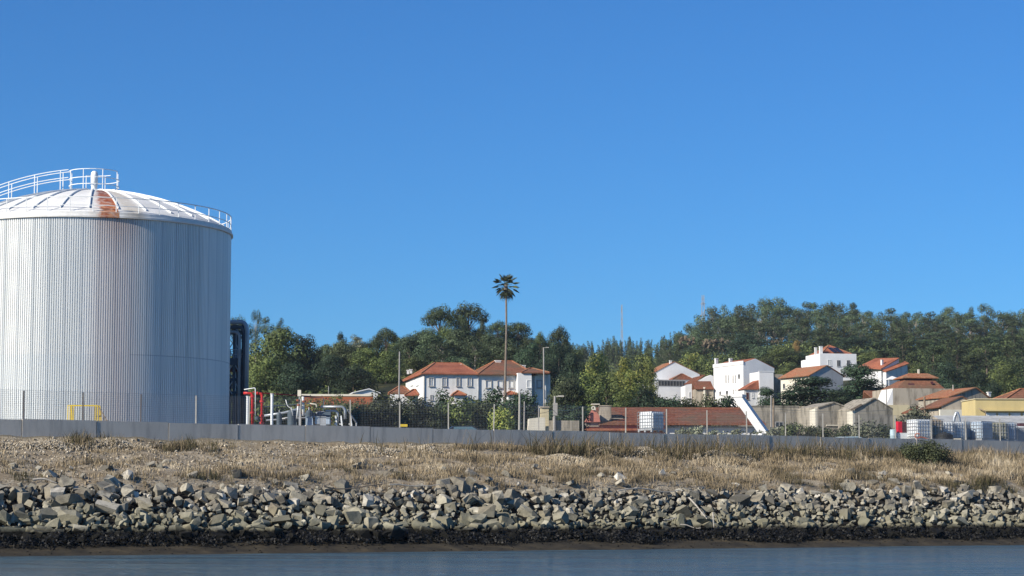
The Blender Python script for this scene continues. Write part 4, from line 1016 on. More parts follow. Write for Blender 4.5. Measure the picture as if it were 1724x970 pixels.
h.box('coping', 'white_clean', -.08, x1 + .08, -.08, .2, h.z(626) + .003, h.z(624.6))
xa = h.x(1252.5, 660, .5); h.box('lower_wall', 'white', xa, -.003, .5, 6, 0, h.z(656, 0, .5))
b = MB(); z0, z1 = h.z(656, 0, .2), h.z(640, 0, .2)
p = [(xa - .2, .2, z0), (-.01, .2, z0 + .4), (-.01, 5, z1), (-.2, 5, z1)]
b.mesh([(xa - .3, .1, z0), (-.01, .1, z0), (-.01, .4, z1), (xa - .3, 4, z0), (-.01, 4, z0), (-.01, 4, z1)], [(0, 1, 2), (5, 4, 3), (0, 2, 5, 3), (0, 3, 4, 1), (1, 4, 5, 2)]); b.build('lean_to_roof', M['tile_bright'], h.root)
h.wf(1256, 1261, 661, 673, y=.5, frame='wood', pane='maroon', bars=0); h.wf(1266, 1269, 661, 670, y=.5, frame='frame_white', pane='shutter', bars=0)
# -- E: cream house with grey gable
h = Bld('cream_house', 'cream two-storey house with faded tiled roof and plain grey gable end behind the dark cypresses', 'house', 1365, 455, 27, 690)
dl = h.y(1314.5, 650); xr = h.x(1419, 640); xg = h.x(1392, 620); ze = h.z(631.5); zg = h.z(616, xg)
h.gable_wall('wall', 'cream', 0, xr, 0, dl, 0, ze, zg, 'y', xg / xr); h.gable_wall('gable_wall', 'greywall', .01, xr - .01, -.06, -.003, 0, ze, zg - .03, 'y', xg / xr)
h.gable_roof('tile_fade', 0, xr, 0, dl, ze, zg, 'y', xg / xr, ov=.5)
h.wl(1322, 1318.5, 646, 655, bars=0); h.wl(1343, 1338, 644, 653, bars=1)
# -- F: white villa on the hill
h = Bld('white_villa', 'white flat-parapet villa with red hipped roof and dark solar panels high on the hillside', 'villa', 1381, 560, 12, 634)
dl = h.y(1347.5, 610); xr = h.x(1442, 610); zt = h.z(595)
h.box('wall', 'white_clean', 0, xr, 0, dl * .72, 0, zt); h.box('rear_wing', 'white_clean', .2, xr * .6, dl * .72 + .003, dl, 0, zt - .9)
rf = h.hip_roof('tile_bright', h.x(1384, 595, 1), h.x(1434, 595, 1), 1.2, dl * .7, zt + .1, h.z(580.5, 3, 4), h.x(1399, 580, 4), h.x(1401, 580, 4), ov=.1)
h.chimney(1382, 583, 596, .75, .9); h.chimney(1373.5, 585, 597, .55, 3.5)
h.wf(1409, 1414.8, 606.5, 617, bars=1); h.wf(1425.5, 1431, 606.5, 617, bars=1); h.wf(1393.5, 1400, 606, 616, frame='frame_white', pane='shutter', bars=1)
h.wl(1358.5, 1356, 613, 618, frame='frame_white', pane='shutter', bars=0)
xa, xc = h.x(1401, 590, 1.6), h.x(1418, 590, 1.6); zq = h.z(593.3, 6, 1.6); zw = h.z(585.5, 6, 3)
for a, c_ in ((0, .46), (.54, 1)):
    b = MB(); u0, u1 = lerp(xa, xc, a), lerp(xa, xc, c_); b.mesh([(u0, .9, zq), (u1, .9, zq), (u1 - .9, 2.6, zw), (u0 - .9, 2.6, zw), (u0, .98, zq - .08), (u1, .98, zq - .08), (u1 - .9, 2.68, zw - .08), (u0 - .9, 2.68, zw - .08)], [(0, 1, 2, 3), (7, 6, 5, 4), (0, 4, 5, 1), (1, 5, 6, 2), (2, 6, 7, 3), (3, 7, 4, 0)]); b.build('solar_panel', M['panel'], h.root)
# -- G: house with stepped orange roofs
h = Bld('orange_roof_house', 'white house with stepped bright orange roofs half hidden by the tall cypress', 'house', 1484, 520, 32, 655)
dl = h.y(1446, 620); xr = h.x(1523, 620)
h.box('wall', 'white', 0, xr, 0, dl, 0, h.z(625)); 
b = MB(); A = [(-.3, dl + .3, h.z(618, 0, dl)), (-.3, -.3, h.z(621)), (xr * .75, -.3, h.z(602.5, xr * .75)), (xr * .75, dl + .3, h.z(603, xr * .7, dl))]
b.mesh([Vector(v) for v in A] + [Vector(v) - Vector((0, 0, .2)) for v in A], [(0, 1, 2, 3), (7, 6, 5, 4), (0, 4, 5, 1), (1, 5, 6, 2), (2, 6, 7, 3), (3, 7, 4, 0)]); rf = b.build('roof', M['tile_bright'], h.root)
b = MB(); A = [(.4, -.1, h.z(623)), (xr * .75, -.1, h.z(611, xr * .75)), (xr * .75, -.1, h.z(603.5, xr * .75)), (.2, -.1, h.z(620.5))]
b.mesh(A + [(x, y + .3, z) for x, y, z in A], [(0, 1, 2, 3), (7, 6, 5, 4), (0, 4, 5, 1), (1, 5, 6, 2), (2, 6, 7, 3), (3, 7, 4, 0)]); b.build('upper_wall', M['white_clean'], h.root)
b = MB(); A = [(.2, -1.5, h.z(625.5, 0, -1.5)), (.2, .0, h.z(622.5)), (xr * 1.02, .0, h.z(608, xr)), (xr * 1.02, -1.5, h.z(611.5, xr, -1.5))]
b.mesh([Vector(v) for v in A] + [Vector(v) - Vector((0, 0, .2)) for v in A], [(3, 2, 1, 0), (4, 5, 6, 7), (0, 1, 5, 4), (1, 2, 6, 5), (2, 3, 7, 6), (3, 0, 4, 7)]); b.build('lower_roof', M['tile_bright'], h.root)
h.gable_wall('front_wing', 'white', .4, xr * .98, -1.3, -.15, 0, h.z(627, 0, -1.3), h.z(612.5, xr, -1.3), 'y', .97)
h.chimney(1485, 606, 616, .5, 1.5, parent=rf)
h = Bld('white_canopy', 'small white pitched canopy on posts below the stepped orange roofs', 'canopy', 1496, 500, 10, 648)
x1 = h.x(1520, 640); z0 = h.z(639); b = MB(); b.mesh([(0, 0, z0), (x1, 0, z0), (x1, 3, z0), (0, 3, z0), (x1 * .4, 1.5, h.z(633, 0, 1.5))], [(0, 1, 4), (1, 2, 4), (2, 3, 4), (3, 0, 4), (3, 2, 1, 0)]); b.build('roof', M['white_clean'], h.root)
for x in (.1, x1 - .1): b = MB(); b.bar((x, .1, -2), (x, .1, z0), .12); b.build('post', M['white_steel'], h.root)
# -- H: derelict beige building with two-tier roof
h = Bld('derelict_warehouse', 'large beige weathered windowless building with a damaged two-tier clay tile roof', 'warehouse', 1504, 325, 10, 712)
dl = max(2.5, h.y(1494, 670)); x1 = h.x(1605, 670); zt = h.z(653.5)
h.box('wall', 'beige', 0, x1, 0, 9, 0, zt)
b = MB(); z2 = h.z(684); p = [(-.02, .2, zt - .1), (-.02, 4.5, zt - .5), (-.9, 4.2, z2), (-.9, -.2, z2)]
b.mesh([(-.003, 0, zt - .1), (-.003, 5, zt - .1), (-1.1, 5, z2), (-1.1, 0, z2), (-.003, 0, z2), (-.003, 5, z2)], [(0, 3, 2, 1), (0, 4, 3), (1, 2, 5), (2, 3, 4, 5)]); b.build('buttress', M['white_clean'], h.root)
h.box('lower_wall', 'paleyellow', -1.0, h.x(1532, 695, -.3), -.3, -.004, 0, h.z(682, 0, -.3)); h.box('end_wall', 'paleyellow', -1.3, -1.0, -.4, 5, 0, z2 - .01)
r0, r1 = h.x(1512, 653), h.x(1592, 653); t0, t1 = h.x(1523, 640, 3), h.x(1572, 640, 3)
zl, zu = zt + .02, h.z(640, 5, 2.6)
b = MB(); b.mesh([(r0, .3, zl), (r1, .3, zl), (r1, 8.5, zl), (r0, 8.5, zl), (t0, 2.6, zu), (t1, 2.6, zu), (t1, 6.2, zu), (t0, 6.2, zu)], [(0, 1, 5, 4), (1, 2, 6, 5), (2, 3, 7, 6), (3, 0, 4, 7), (4, 5, 6, 7), (3, 2, 1, 0)]); rf = b.build('roof', M['tile'], h.root)
h.box('clerestory', 'maroon', t0 + .3, t1 - .3, 2.9, 5.9, zu + .003, zu + .25, rf)
zu2 = zu + .25; u0, u1 = t0 - .5, t1 + .5; v0, v1 = h.x(1530, 629, 4.4), h.x(1562, 629, 4.4); zv = h.z(628.5, 5, 4.4)
b = MB(); b.mesh([(u0, 2.2, zu2), (u1, 2.2, zu2), (u1, 6.6, zu2), (u0, 6.6, zu2), (v0, 4.4, zv), (v1, 4.4, zv), (u0, 2.2, zu2 + .12), (u1, 2.2, zu2 + .12), (u1, 6.6, zu2 + .12), (u0, 6.6, zu2 + .12)],
    [(3, 2, 1, 0), (0, 1, 7, 6), (1, 2, 8, 7), (2, 3, 9, 8), (3, 0, 6, 9), (6, 7, 5, 4), (7, 8, 5), (8, 9, 4, 5), (9, 6, 4)]); b.build('upper_roof', M['tile_fade'], rf)
for px, py, w_ in ((1535, 648, 1.0), (1541, 649.5, .7), (1570, 645, .4)):
    b = MB(); xx = h.x(px, py, 1.2); zz = h.z(py, xx, 1.35); b.obox((xx, 1.32, zz), (w_ / 2, 0, 0), (0, .22, .2), (0, -.03, .03)); b.build('roof_hole', M['maroon'], rf)
b = MB(); b.bar((h.x(1548, 626, 4), 4.4, zv - .3), (h.x(1548, 626, 4), 4.4, zv + .6), .25); b.build('chimney', M['cream'], rf)
h = Bld('lean_to_shelter', 'broken lean-to shelter with sagging tiled roof against the beige derelict building', 'shelter', 1530, 318, 8, 715)
x1 = h.x(1562, 695); xm = h.x(1553, 684); h.box('wall', 'rawgrey', .5, x1, .3, 2.2, 0, h.z(692))
b = MB(); A = [(-.3, -.3, h.z(697)), (xm, -.3, h.z(684.5)), (xm, 2.3, h.z(684.5) + .1), (-.3, 2.3, h.z(697) + .1)]; b.mesh([Vector(v) for v in A] + [Vector(v) + Vector((0, 0, .16)) for v in A], [(3, 2, 1, 0), (4, 5, 6, 7), (0, 1, 5, 4), (1, 2, 6, 5), (2, 3, 7, 6), (3, 0, 4, 7)])
A = [(xm + .003, -.3, h.z(684.5)), (x1, -.3, h.z(688)), (x1, 2.3, h.z(688)), (xm + .003, 2.3, h.z(684.5) + .1)]; b.mesh([Vector(v) for v in A] + [Vector(v) + Vector((0, 0, .16)) for v in A], [(3, 2, 1, 0), (4, 5, 6, 7), (0, 1, 5, 4), (1, 2, 6, 5), (2, 3, 7, 6), (3, 0, 4, 7)]); b.build('roof', M['tile_old'], h.root)
h = Bld('red_roof_shed', 'small shed roof of reddish tiles between the cypress and the beige derelict building', 'shed', 1478, 335, 14, 705)
x1 = h.x(1494, 680); h.box('wall', 'beige', 0, x1 + 1, 0, 5, 0, h.z(677)); h.gable_roof('tile', 0, x1 + 1, 0, 5, h.z(677), h.z(658.5, 1, 3), 'x', .95, ov=.2)
# -- I: grey concrete sheds
def shed(lab, c0, c1, ap, apy, ey0, ey1, D, a, side_px, side_mat='cream', roofmat='rawgrey', depth=6):
    h = Bld('concrete_shed', lab, 'shed', c0, D, a, 725)
    x1 = h.x(c1, 690); xa = h.x(ap, 690); f = [(0, 0), (x1, 0), (x1, h.z(ey1, x1)), (xa, h.z(apy, xa)), (0, h.z(ey0))]
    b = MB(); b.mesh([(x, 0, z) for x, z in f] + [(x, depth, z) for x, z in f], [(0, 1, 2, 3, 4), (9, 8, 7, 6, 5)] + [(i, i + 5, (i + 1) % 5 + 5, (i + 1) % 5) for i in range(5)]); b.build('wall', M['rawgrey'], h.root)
    b = MB()
    for (xa_, za_), (xb__, zb__) in ((f[4], f[3]), (f[3], f[2])):
        A = [(xa_, -.12, za_ + .01), (xb__, -.12, zb__ + .01), (xb__, depth, zb__ + .01), (xa_, depth, za_ + .01)]
        b.mesh([Vector(v) for v in A] + [Vector(v) + Vector((0, 0, .14)) for v in A], [(3, 2, 1, 0), (4, 5, 6, 7), (0, 1, 5, 4), (1, 2, 6, 5), (2, 3, 7, 6), (3, 0, 4, 7)])
    b.build('roof', M[roofmat], h.root)
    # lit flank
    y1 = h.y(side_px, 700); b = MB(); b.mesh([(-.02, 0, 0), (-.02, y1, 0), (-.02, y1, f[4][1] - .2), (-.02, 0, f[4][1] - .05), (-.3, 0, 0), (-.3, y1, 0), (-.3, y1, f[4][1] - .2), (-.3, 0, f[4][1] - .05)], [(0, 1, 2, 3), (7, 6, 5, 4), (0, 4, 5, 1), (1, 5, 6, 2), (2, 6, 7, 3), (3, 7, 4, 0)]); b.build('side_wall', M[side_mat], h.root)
    return h
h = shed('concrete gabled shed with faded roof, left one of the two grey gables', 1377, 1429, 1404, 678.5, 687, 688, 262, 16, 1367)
h.box('lintel', 'cream', h.x(1391, 716), h.x(1412, 716), -.12, -.003, h.z(717), h.z(715))
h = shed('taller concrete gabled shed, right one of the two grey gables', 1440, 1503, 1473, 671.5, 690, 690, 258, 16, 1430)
b = MB(); b.bar((-.6, -.1, h.z(691)), (h.x(1450, 683), -.1, h.z(683) + .15), .16, .22); b.build('bargeboard', M['wood'], h.root)
h = Bld('concrete_retaining_wall', 'long grey concrete yard wall with a rounded tank shaped end below the cypresses', 'wall', 1262, 268, 6, 725)
x1 = h.x(1346, 700); h.box('wall', 'rawgrey', -1.2, x1, 0, .6, 0, h.z(684.5)); h.box('rear_wall', 'rawgrey', x1, h.x(1440, 690, 5), 5, 5.4, 0, h.z(684.5, 5, 5)); quick('coping', M['rawgrey'], h.root, 'box', -1.2, x1, -.08, .68, h.z(684.5) + .003, h.z(683))
xa, xb__ = h.x(1345.5, 700), h.x(1361, 700); rr_ = (xb__ - xa) / 2
b = MB(); b.lathe([(0, 0), (rr_, 0), (rr_, h.z(686)), (rr_ + .08, h.z(686)), (rr_ + .08, h.z(684)), (0, h.z(684))], c=((xa + xb__) / 2, .2, 0), n=28); b.build('round_tower', M['beige'], h.root)
h.wf(1305, 1319, 710, 720, frame='frame_grey', bars=1)
# -- J: roofs right of the derelict building
h = Bld('stone_house', 'rough unpainted stone house with twin faded gabled roofs beside the yellow building', 'house', 1586, 285, 10, 722)
x1 = h.x(1646, 690); xa = h.x(1619, 668)
h.gable_wall('wall', 'beige', 0, x1, 0, 7, 0, h.z(684), h.z(668.5, xa), 'y', xa / x1)
h.gable_roof('tile', 0, x1, 0, 7, h.z(684), h.z(668.5, xa), 'y', xa / x1, ov=.5, th=.14, ovg=.15)
for a, c_ in ((1615, 1620), (1629, 1633.5)): h.wf(a, c_, 694, 699.5, bars=0, frame='paleyellow')
h.box('plinth_wall', 'cream', -.4, h.x(1646, 700, -.5), -.5, -.004, 0, h.z(689.5, 0, -.5))
h = Bld('rear_gabled_house', 'taller grey gabled end behind the rough stone house with orange left roof slope', 'house', 1600, 305, 22, 715)
x1 = h.x(1664, 665); xa = h.x(1642, 653)
h.gable_wall('wall', 'rawgrey', 0, x1, 0, 8, 0, h.z(668.5), h.z(653.5, xa), 'y', xa / x1); h.gable_roof('tile_fade', 0, x1, 0, 8, h.z(668.5), h.z(653.5, xa), 'y', xa / x1, ov=.3, th=.14)
h.chimney(1665, 660, 668, .4, 0, 'white')
h = Bld('yellow_building', 'flat-topped yellow building with a row of white shuttered openings at the right edge', 'building', 1643, 262, 4, 722)
x1 = h.x(1760, 690); h.box('wall', 'yellow', 0, x1, 0, 6, 0, h.z(672.5)); h.box('parapet', 'paleyellow', -.1, x1, -.12, 6, h.z(672.5) + .003, h.z(671)); h.box('ledge', 'yellow', h.x(1656, 691), x1, -.5, -.003, h.z(692.5), h.z(690))
for a, c_ in ((1660, 1677), (1680, 1698), (1701, 1718), (1722, 1738)): h.wf(a, c_, 695, 702, frame='frame_white', pane='white_steel', bars=0, sill=False)
pipe('drain_pipe', [(h.x(1647, 690), -.2, h.z(688)), (h.x(1657, 692), -.55, h.z(692.5)), (h.x(1657, 692), -.55, 0)], .06, M['wood'], h.root, .2)
h = Bld('hipped_roof_house', 'tiled hipped roof of a house rising behind the yellow building at the right edge', 'house', 1696, 290, 6, 700)
x1 = h.x(1790, 670); h.box('wall', 'cream', 0, x1, 0, 8, 0, h.z(672)); h.hip_roof('tile', 0, x1, 0, 8, h.z(672), h.z(655, 4, 4), h.x(1718, 656, 4), h.x(1765, 656, 4), ov=.3)
# -- K: long grey metal shed
h = Bld('metal_shed', 'long low shed with grey corrugated roof behind the stacked liquid tanks', 'shed', 1604, 222, 5, 735)
x1 = h.x(1790, 710); h.box('wall', 'greywall', 0, x1, .5, 6, 0, h.z(714)); b = MB()
n = 120
for i in range(n):
    u0, u1 = lerp(-.3, x1, i / n), lerp(-.3, x1, (i + .6) / n); zA, zB = h.z(716), h.z(700.5, 0, 6)
    b.mesh([(u0, 0, zA), (u1, 0, zA), (u1, 6, zB), (u0, 6, zB)], [(0, 1, 2, 3)]); u2 = lerp(-.3, x1, (i + 1) / n)
    b.mesh([(u1, 0, zA), ((u1 + u2) / 2, 0, zA + .07), ((u1 + u2) / 2, 6, zB + .07), (u1, 6, zB)], [(0, 1, 2, 3)]); b.mesh([((u1 + u2) / 2, 0, zA + .07), (u2, 0, zA), (u2, 6, zB), ((u1 + u2) / 2, 6, zB + .07)], [(0, 1, 2, 3)])
b.box(-.3, x1, 0.02, 6, h.z(716) - .2, h.z(716) - .03)
b.build('roof', M['galv'], h.root)
# -- L: pink building and its roof, white diagonal wall
h = Bld('pink_building', 'low salmon pink building with long brown tiled roof and small pointed pink gable', 'building', 984, 202, 2, 738)
x1 = h.x(1284, 715); xg1 = h.x(1012, 700)
rz0, rz1 = h.z(716, 5), h.z(688.5, 5, 6)
xs = h.x(1120, 715)
h.box('wall', 'pink', 0, xs, 0, 6, 0, h.z(716)); h.box('white_wall', 'white', xs + .003, x1, .3, 6, 0, h.z(717.5)); h.box('grey_band', 'greywall', xs + .01, x1 - .1, .2, .297, h.z(720), h.z(717.5))
b = MB(); xr0 = h.x(1000, 690, 6)
A = [(h.x(1008, 713, -.3), -.35, rz0), (x1 + .25, -.35, rz0 - .02), (h.x(1258, 690, 6), 6, rz1), (xr0, 6, rz1)]
b.mesh([Vector(v) for v in A] + [Vector(v) + Vector((0, 0, .16)) for v in A], [(3, 2, 1, 0), (4, 5, 6, 7), (0, 1, 5, 4), (1, 2, 6, 5), (2, 3, 7, 6), (3, 0, 4, 7)]); rf = b.build('roof', M['tile_old'], h.root)
b = MB(); f = [(h.x(984, 712), h.z(711)), (h.x(1010, 712), h.z(711)), (h.x(1008, 700), h.z(700)), (h.x(1001, 690), h.z(691)), (h.x(996, 690), h.z(691))]
b.mesh([(x, -.5, z) for x, z in f] + [(x, .6, z) for x, z in f], [(0, 1, 2, 3, 4), (9, 8, 7, 6, 5)] + [(i, i + 5, (i + 1) % 5 + 5, (i + 1) % 5) for i in range(5)]); b.build('pink_gable', M['pink'], h.root)
h.box('gable_slot', 'maroon', h.x(993, 700), h.x(997, 700), -.56, -.503, h.z(709.5), h.z(695))
b = MB(); c_ = (h.x(998, 688), -.6, h.z(687.5)); 
for r_, hh in ((.20, .10), ): b.lathe([(.09, -.06), (r_, -.06), (r_, .06), (.09, .06), (.09, -.06)], n=20)
b.v = [(x + c_[0], z + c_[1], y + c_[2]) for x, y, z in b.v]; b.build('round_vent', M['cream'], h.root)
b = MB(); b.box(h.x(997, 680), h.x(1011, 680), .8, 1.6, h.z(680.5), h.z(679)); b.bar((h.x(1003, 685), 1.2, h.z(690)), (h.x(1003, 685), 1.2, h.z(680)), .15); b.build('chimney_cap', M['cream'], rf)
b = MB(); xa, xc = h.x(1010, 700, .8), h.x(1029, 700, .8); b.box(xa, xc, .6, 2.2, rz0 - .1, h.z(706)); b.box(xa, xc, .6, 2.2, h.z(706) + .003, h.z(683.5)); b.box(xa - .05, xc + .05, .55, 2.25, h.z(683.5) + .003, h.z(682)); b.build('roof_block', M['beige'], rf)
b = MB(); b.box(h.x(1028, 704), h.x(1050, 704), .5, .9, h.z(705), h.z(703.5)); b.build('roof_ledge', M['rawgrey'], rf)
h.box('lower_roof', 'tile_bright', h.x(982, 722, -1.2), h.x(1118, 722, -1.2), -1.6, -.02, h.z(726), h.z(722)); h.box('grey_sill', 'rawgrey', h.x(984, 714, -.1), h.x(1008, 714, -.1), -.2, -.003, h.z(718.5), h.z(711.5))
h.box('roof_gap', 'maroon', h.x(1010, 713), xs - .2, -.12, -.003, h.z(714), h.z(712.3))
h = Bld('diagonal_white_wall', 'white sloping buttress wall falling from the tall block to the right end of the brown roof', 'wall', 1238, 198, -22, 738)
b = MB(); P = [(1233, 668), (1248, 668), (1292, 730), (1292, 742), (1277, 742), (1274, 726)]
V_ = [Vector((h.x(px, py), 0, h.z(py))) for px, py in P]
b.mesh(V_ + [v + Vector((0, 1.2, 0)) for v in V_], [tuple(range(5, -1, -1)), tuple(range(6, 12))] + [(i, (i + 1) % 6, (i + 1) % 6 + 6, i + 6) for i in range(6)]); b.build('wall', M['white_clean'], h.root)
b = MB(); V_ = [Vector((h.x(px, py), -.08, h.z(py))) for px, py in ((1229, 664), (1250, 664), (1250, 668.5), (1233, 668.5))]; b.mesh(V_ + [v + Vector((0, 1.3, 0)) for v in V_], [(3, 2, 1, 0), (4, 5, 6, 7), (0, 1, 5, 4), (1, 2, 6, 5), (2, 3, 7, 6), (3, 0, 4, 7)]); b.build('coping', M['white'], h.root)
# -- M: gate pillars left of the pink building
h = Bld('gate_pillars', 'pale rough concrete gate block and capped pillar left of the pink building', 'pillar', 889, 165, 6, 735)
b = MB(); P = [(889, 740), (918, 740), (918, 703), (906, 703), (891, 705)]; V_ = [Vector((h.x(px, py), 0, h.z(py))) for px, py in P]
b.mesh(V_ + [v + Vector((0, 1.0, 0)) for v in V_], [tuple(range(4, -1, -1)), tuple(range(5, 10))] + [(i, (i + 1) % 5, (i + 1) % 5 + 5, i + 5) for i in range(5)]); b.build('block', M['cream'], h.root)
h.box('pillar', 'paleyellow', h.x(911, 690, 1.5), h.x(924, 690, 1.5), 1.5, 2.1, 0, h.z(685)); h.box('cap', 'beige', h.x(910, 690, 1.4), h.x(925, 690, 1.4), 1.4, 2.2, h.z(685) + .003, h.z(682.5))
h = Bld('grey_yard_wall', 'low grey block yard wall between the gate pillar and the pink building', 'wall', 919, 172, 3, 735)
h.box('wall', 'rawgrey', 0, h.x(975, 720), 0, .4, 0, h.z(708)); h.box('pillar', 'rawgrey', h.x(930, 700), h.x(935, 700), -.3, -.003, 0, h.z(702))
# distant antenna mast and pylon
def mast(name, lab, px, top, base, D, w0, w1, seg, arms=()):
    p0, p1 = W(px, base, D), W(px, top, D); root = empty(name, (p0.x, p0.y, ground_z(p0.x, p0.y) - 1), 0, lab, 'mast' if 'mast' in name else 'pylon'); Hh = p1.z - root.location.z
    b = MB(); m2 = .10 * D / 1000
    for k in range(4):
        sx_, sy_ = (-1, 1, 1, -1)[k], (-1, -1, 1, 1)[k]; b.bar((sx_ * w0, sy_ * w0, 0), (sx_ * w1, sy_ * w1, Hh), m2 * 2)
    b.build('lattice_leg', M['galv'], root)['kind'] = 'stuff'
    b = MB()
    for i in range(seg):
        z0, z1 = Hh * i / seg, Hh * (i + 1) / seg; a0, a1 = lerp(w0, w1, i / seg), lerp(w0, w1, (i + 1) / seg)
        for k in range(4):
            c0 = [(-1, -1), (1, -1), (1, 1), (-1, 1)][k]; c1 = [(-1, -1), (1, -1), (1, 1), (-1, 1)][(k + 1) % 4]
            b.bar((c0[0] * a0, c0[1] * a0, z0), (c1[0] * a1, c1[1] * a1, z1), m2); b.bar((c1[0] * a0, c1[1] * a0, z0), (c0[0] * a1, c0[1] * a1, z1), m2)
    b.build('bracing', M['galv'], root)['kind'] = 'stuff'
    for hf, wd in arms:
        b = MB(); z = Hh * hf; b.bar((-wd, 0, z), (wd, 0, z + .2), m2 * 3); b.bar((-wd, 0, z), (0, 0, z + wd * .6), m2 * 1.5); b.bar((wd, 0, z), (0, 0, z + wd * .6), m2 * 1.5); b.build('cross_arm', M['galv'], root)
mast('radio_mast', 'thin lattice radio mast beyond the wooded ridge in the middle', 1047, 513, 572, 1250, 1.3, .25, 12)
mast('power_pylon', 'lattice power pylon just left of the right-hand hill top', 1184, 497, 560, 1150, 2.0, .5, 9, ((.74, 2.2), (.84, 1.8), (.93, 1.3)))
# poles
for px, py0, py1, D, w_, lab, mt in ((672, 592, 665, 330, .26, 'tall bare grey pole standing left of the long white house', 'post_grey'), (916, 585, 640, 340, .26, 'pole with small lamp head rising at the right end of the long white house', 'post_grey'),
        (874, 659, 735, 150, .17, 'tall pale concrete pole near the right end of the hedge', 'post_pale'), (882, 676, 735, 160, .12, 'thin grey pole just right of the tall pale pole', 'post_grey'),
        (932, 667, 735, 158, .20, 'pale concrete lamp post with a short bracket beside the gate pillar', 'post_grey'), (1297, 666, 735, 205, .16, 'left pole of a wooden utility pole pair by the grey concrete wall', 'post_grey'), (1301.5, 671, 735, 206, .22, 'darker right pole of the utility pole pair by the grey concrete wall', 'wood'),
        (1557, 668, 715, 290, .34, 'leaning brown wooden post in front of the beige derelict building', 'wood'), (1605, 648, 672, 310, .22, 'thin pale pole behind the right end of the beige derelict building', 'post_pale'), (1492, 656, 690, 320, .22, 'pale pole at the left corner of the beige derelict building', 'post_pale'),
        (553, 650, 680, 290, .14, 'thin pole rising behind the orange brown wall', 'post_grey')):
    t_ = W(px, py0, D); gz_ = ground_z(t_.x, t_.y) - .3; o = empty('utility_pole', (t_.x, t_.y, gz_), 0, lab, 'pole'); b = MB()
    b.tube([(0, 0, 0), (random.gauss(0, .05), 0, t_.z - gz_)], [w_ / 2, w_ / 2 * .75], 8); b.build('shaft', M[mt], o)
    if px in (916, 932):
        b = MB(); z = t_.z - gz_; b.bar((0, 0, z - .05), (.5, 0, z), .07); b.box(.3, .75, -.12, .12, z - .06, z + .05); b.build('lamp_head', M['post_pale'], o)
    if px == 932: b = MB(); z = t_.z - gz_; b.box(-.05, .28, -.1, .1, z - 1.4, z - .5); b.build('bracket', M['post_grey'], o)
# cables between poles
for a, c_, lab in (((874, 690, 150), (932, 690, 158), 'sagging cable strung between the pale poles near the gate'), ((1297, 688, 205), (1500, 690, 205), 'thin overhead cable crossing in front of the grey sheds'), ((932, 688, 158), (982, 683, 172), 'thin cable from the lamp post towards the pink building')):
    p0, p1 = W(*a), W(*c_); n = 14; pts = [p0.lerp(p1, i / n) - Vector((0, 0, 4 * .25 * (i / n) * (1 - i / n))) for i in range(n + 1)]
    o = quick('overhead_cable', M['dark_steel'], None, 'tube', pts, .014, 5); tag(o, lab, 'cable')

# ------------------------------------------------------------------ liquid tanks in cages and the rest of the yard clutter
def ibc(px, py_top, py_bot, D, rz, mat, label, hs=None, first=None):
    p = W(px, py_bot, D); zt = zat(py_top, D); z0 = p.z; Hh = zt - z0
    root = empty('caged_tank', (p.x, p.y, z0), math.radians(rz), label, 'liquid tank', 'white liquid tanks in wire cages')
    s = Hh / 1.16; w_, d_ = .5 * s, .6 * s
    b = MB(); b.box(-w_, w_, -d_, d_, .10 * s, .16 * s)
    for x in (-w_ + .06, 0, w_ - .06):
        for y in (-d_ + .08, 0, d_ - .08): b.box(x - .06, x + .06, y - .07, y + .07, 0, .10 * s - .003)
    b.build('pallet', M['galv'], root)
    bm = bmesh.new(); bmesh.ops.create_cube(bm, size=1)
    for v in bm.verts: v.co = Vector((v.co.x * (2 * w_ - .08), v.co.y * (2 * d_ - .08), v.co.z * (.96 * s) + .17 * s + .48 * s))
    bmesh.ops.bevel(bm, geom=bm.edges[:], offset=.09, segments=3, affect='EDGES')
    me = bpy.data.meshes.new('bottle'); bm.to_mesh(me); bm.free(); me.materials.append(M[mat]); o = bpy.data.objects.new('bottle', me); COL.objects.link(o); o.parent = root
    b = MB(); b.lathe([(0, 0), (.11, 0), (.11, .04), (0, .05)], c=(0, 0, 1.125 * s), n=14); b.build('lid', M['dark_steel'] if mat != 'ibc_white' else M['red_box'], root)
    b = MB(); g_ = .024
    for i in range(6):
        z = (.18 + .19 * i) * s
        for y in (-d_, d_): b.bar((-w_, y, z), (w_, y, z), g_)
        for x in (-w_, w_): b.bar((x, -d_, z), (x, d_, z), g_)
    for i in range(7):
        u = i / 6
        for y in (-d_, d_): b.bar((lerp(-w_, w_, u), y, .16 * s), (lerp(-w_, w_, u), y, 1.14 * s), g_)
        for x in (-w_, w_): b.bar((x, lerp(-d_, d_, u), .16 * s), (x, lerp(-d_, d_, u), 1.14 * s), g_)
    b.build('cage', M['galv'], root)
    return root
ibc(1097, 693, 728, 138.5, 38, 'ibc_white', 'clean white liquid tank in a wire cage standing alone before the brown tiled roof')
ibc(1547, 706, 742, 148, 20, 'ibc_white', 'white caged tank just right of the red box with a small grey label plate')
ibc(1568, 706, 742, 148.8, 12, 'ibc_brown', 'caged tank with brown lower contents beside the tank with the label plate')
ibc(1588, 710, 743, 150.5, 10, 'ibc_white', 'white caged tank behind the left side of the black tub')
ibc(1607, 710, 743, 151, 15, 'ibc_white', 'white caged tank behind the right side of the black tub')
ibc(1622, 710, 744, 152, 30, 'ibc_blue', 'blue grey caged tank standing above the yellow item')
ibc(1650, 709.5, 745, 151.5, 35, 'ibc_blue', 'pale blue caged tank with bright left face, fourth from the right edge')
ibc(1676, 711, 746, 153.5, 12, 'ibc_dirty', 'dirty cream caged tank with stained sides near the right end')
ibc(1691, 711, 746, 154, 14, 'ibc_blue', 'grey caged tank, rightmost of the row beside the corrugated stack')
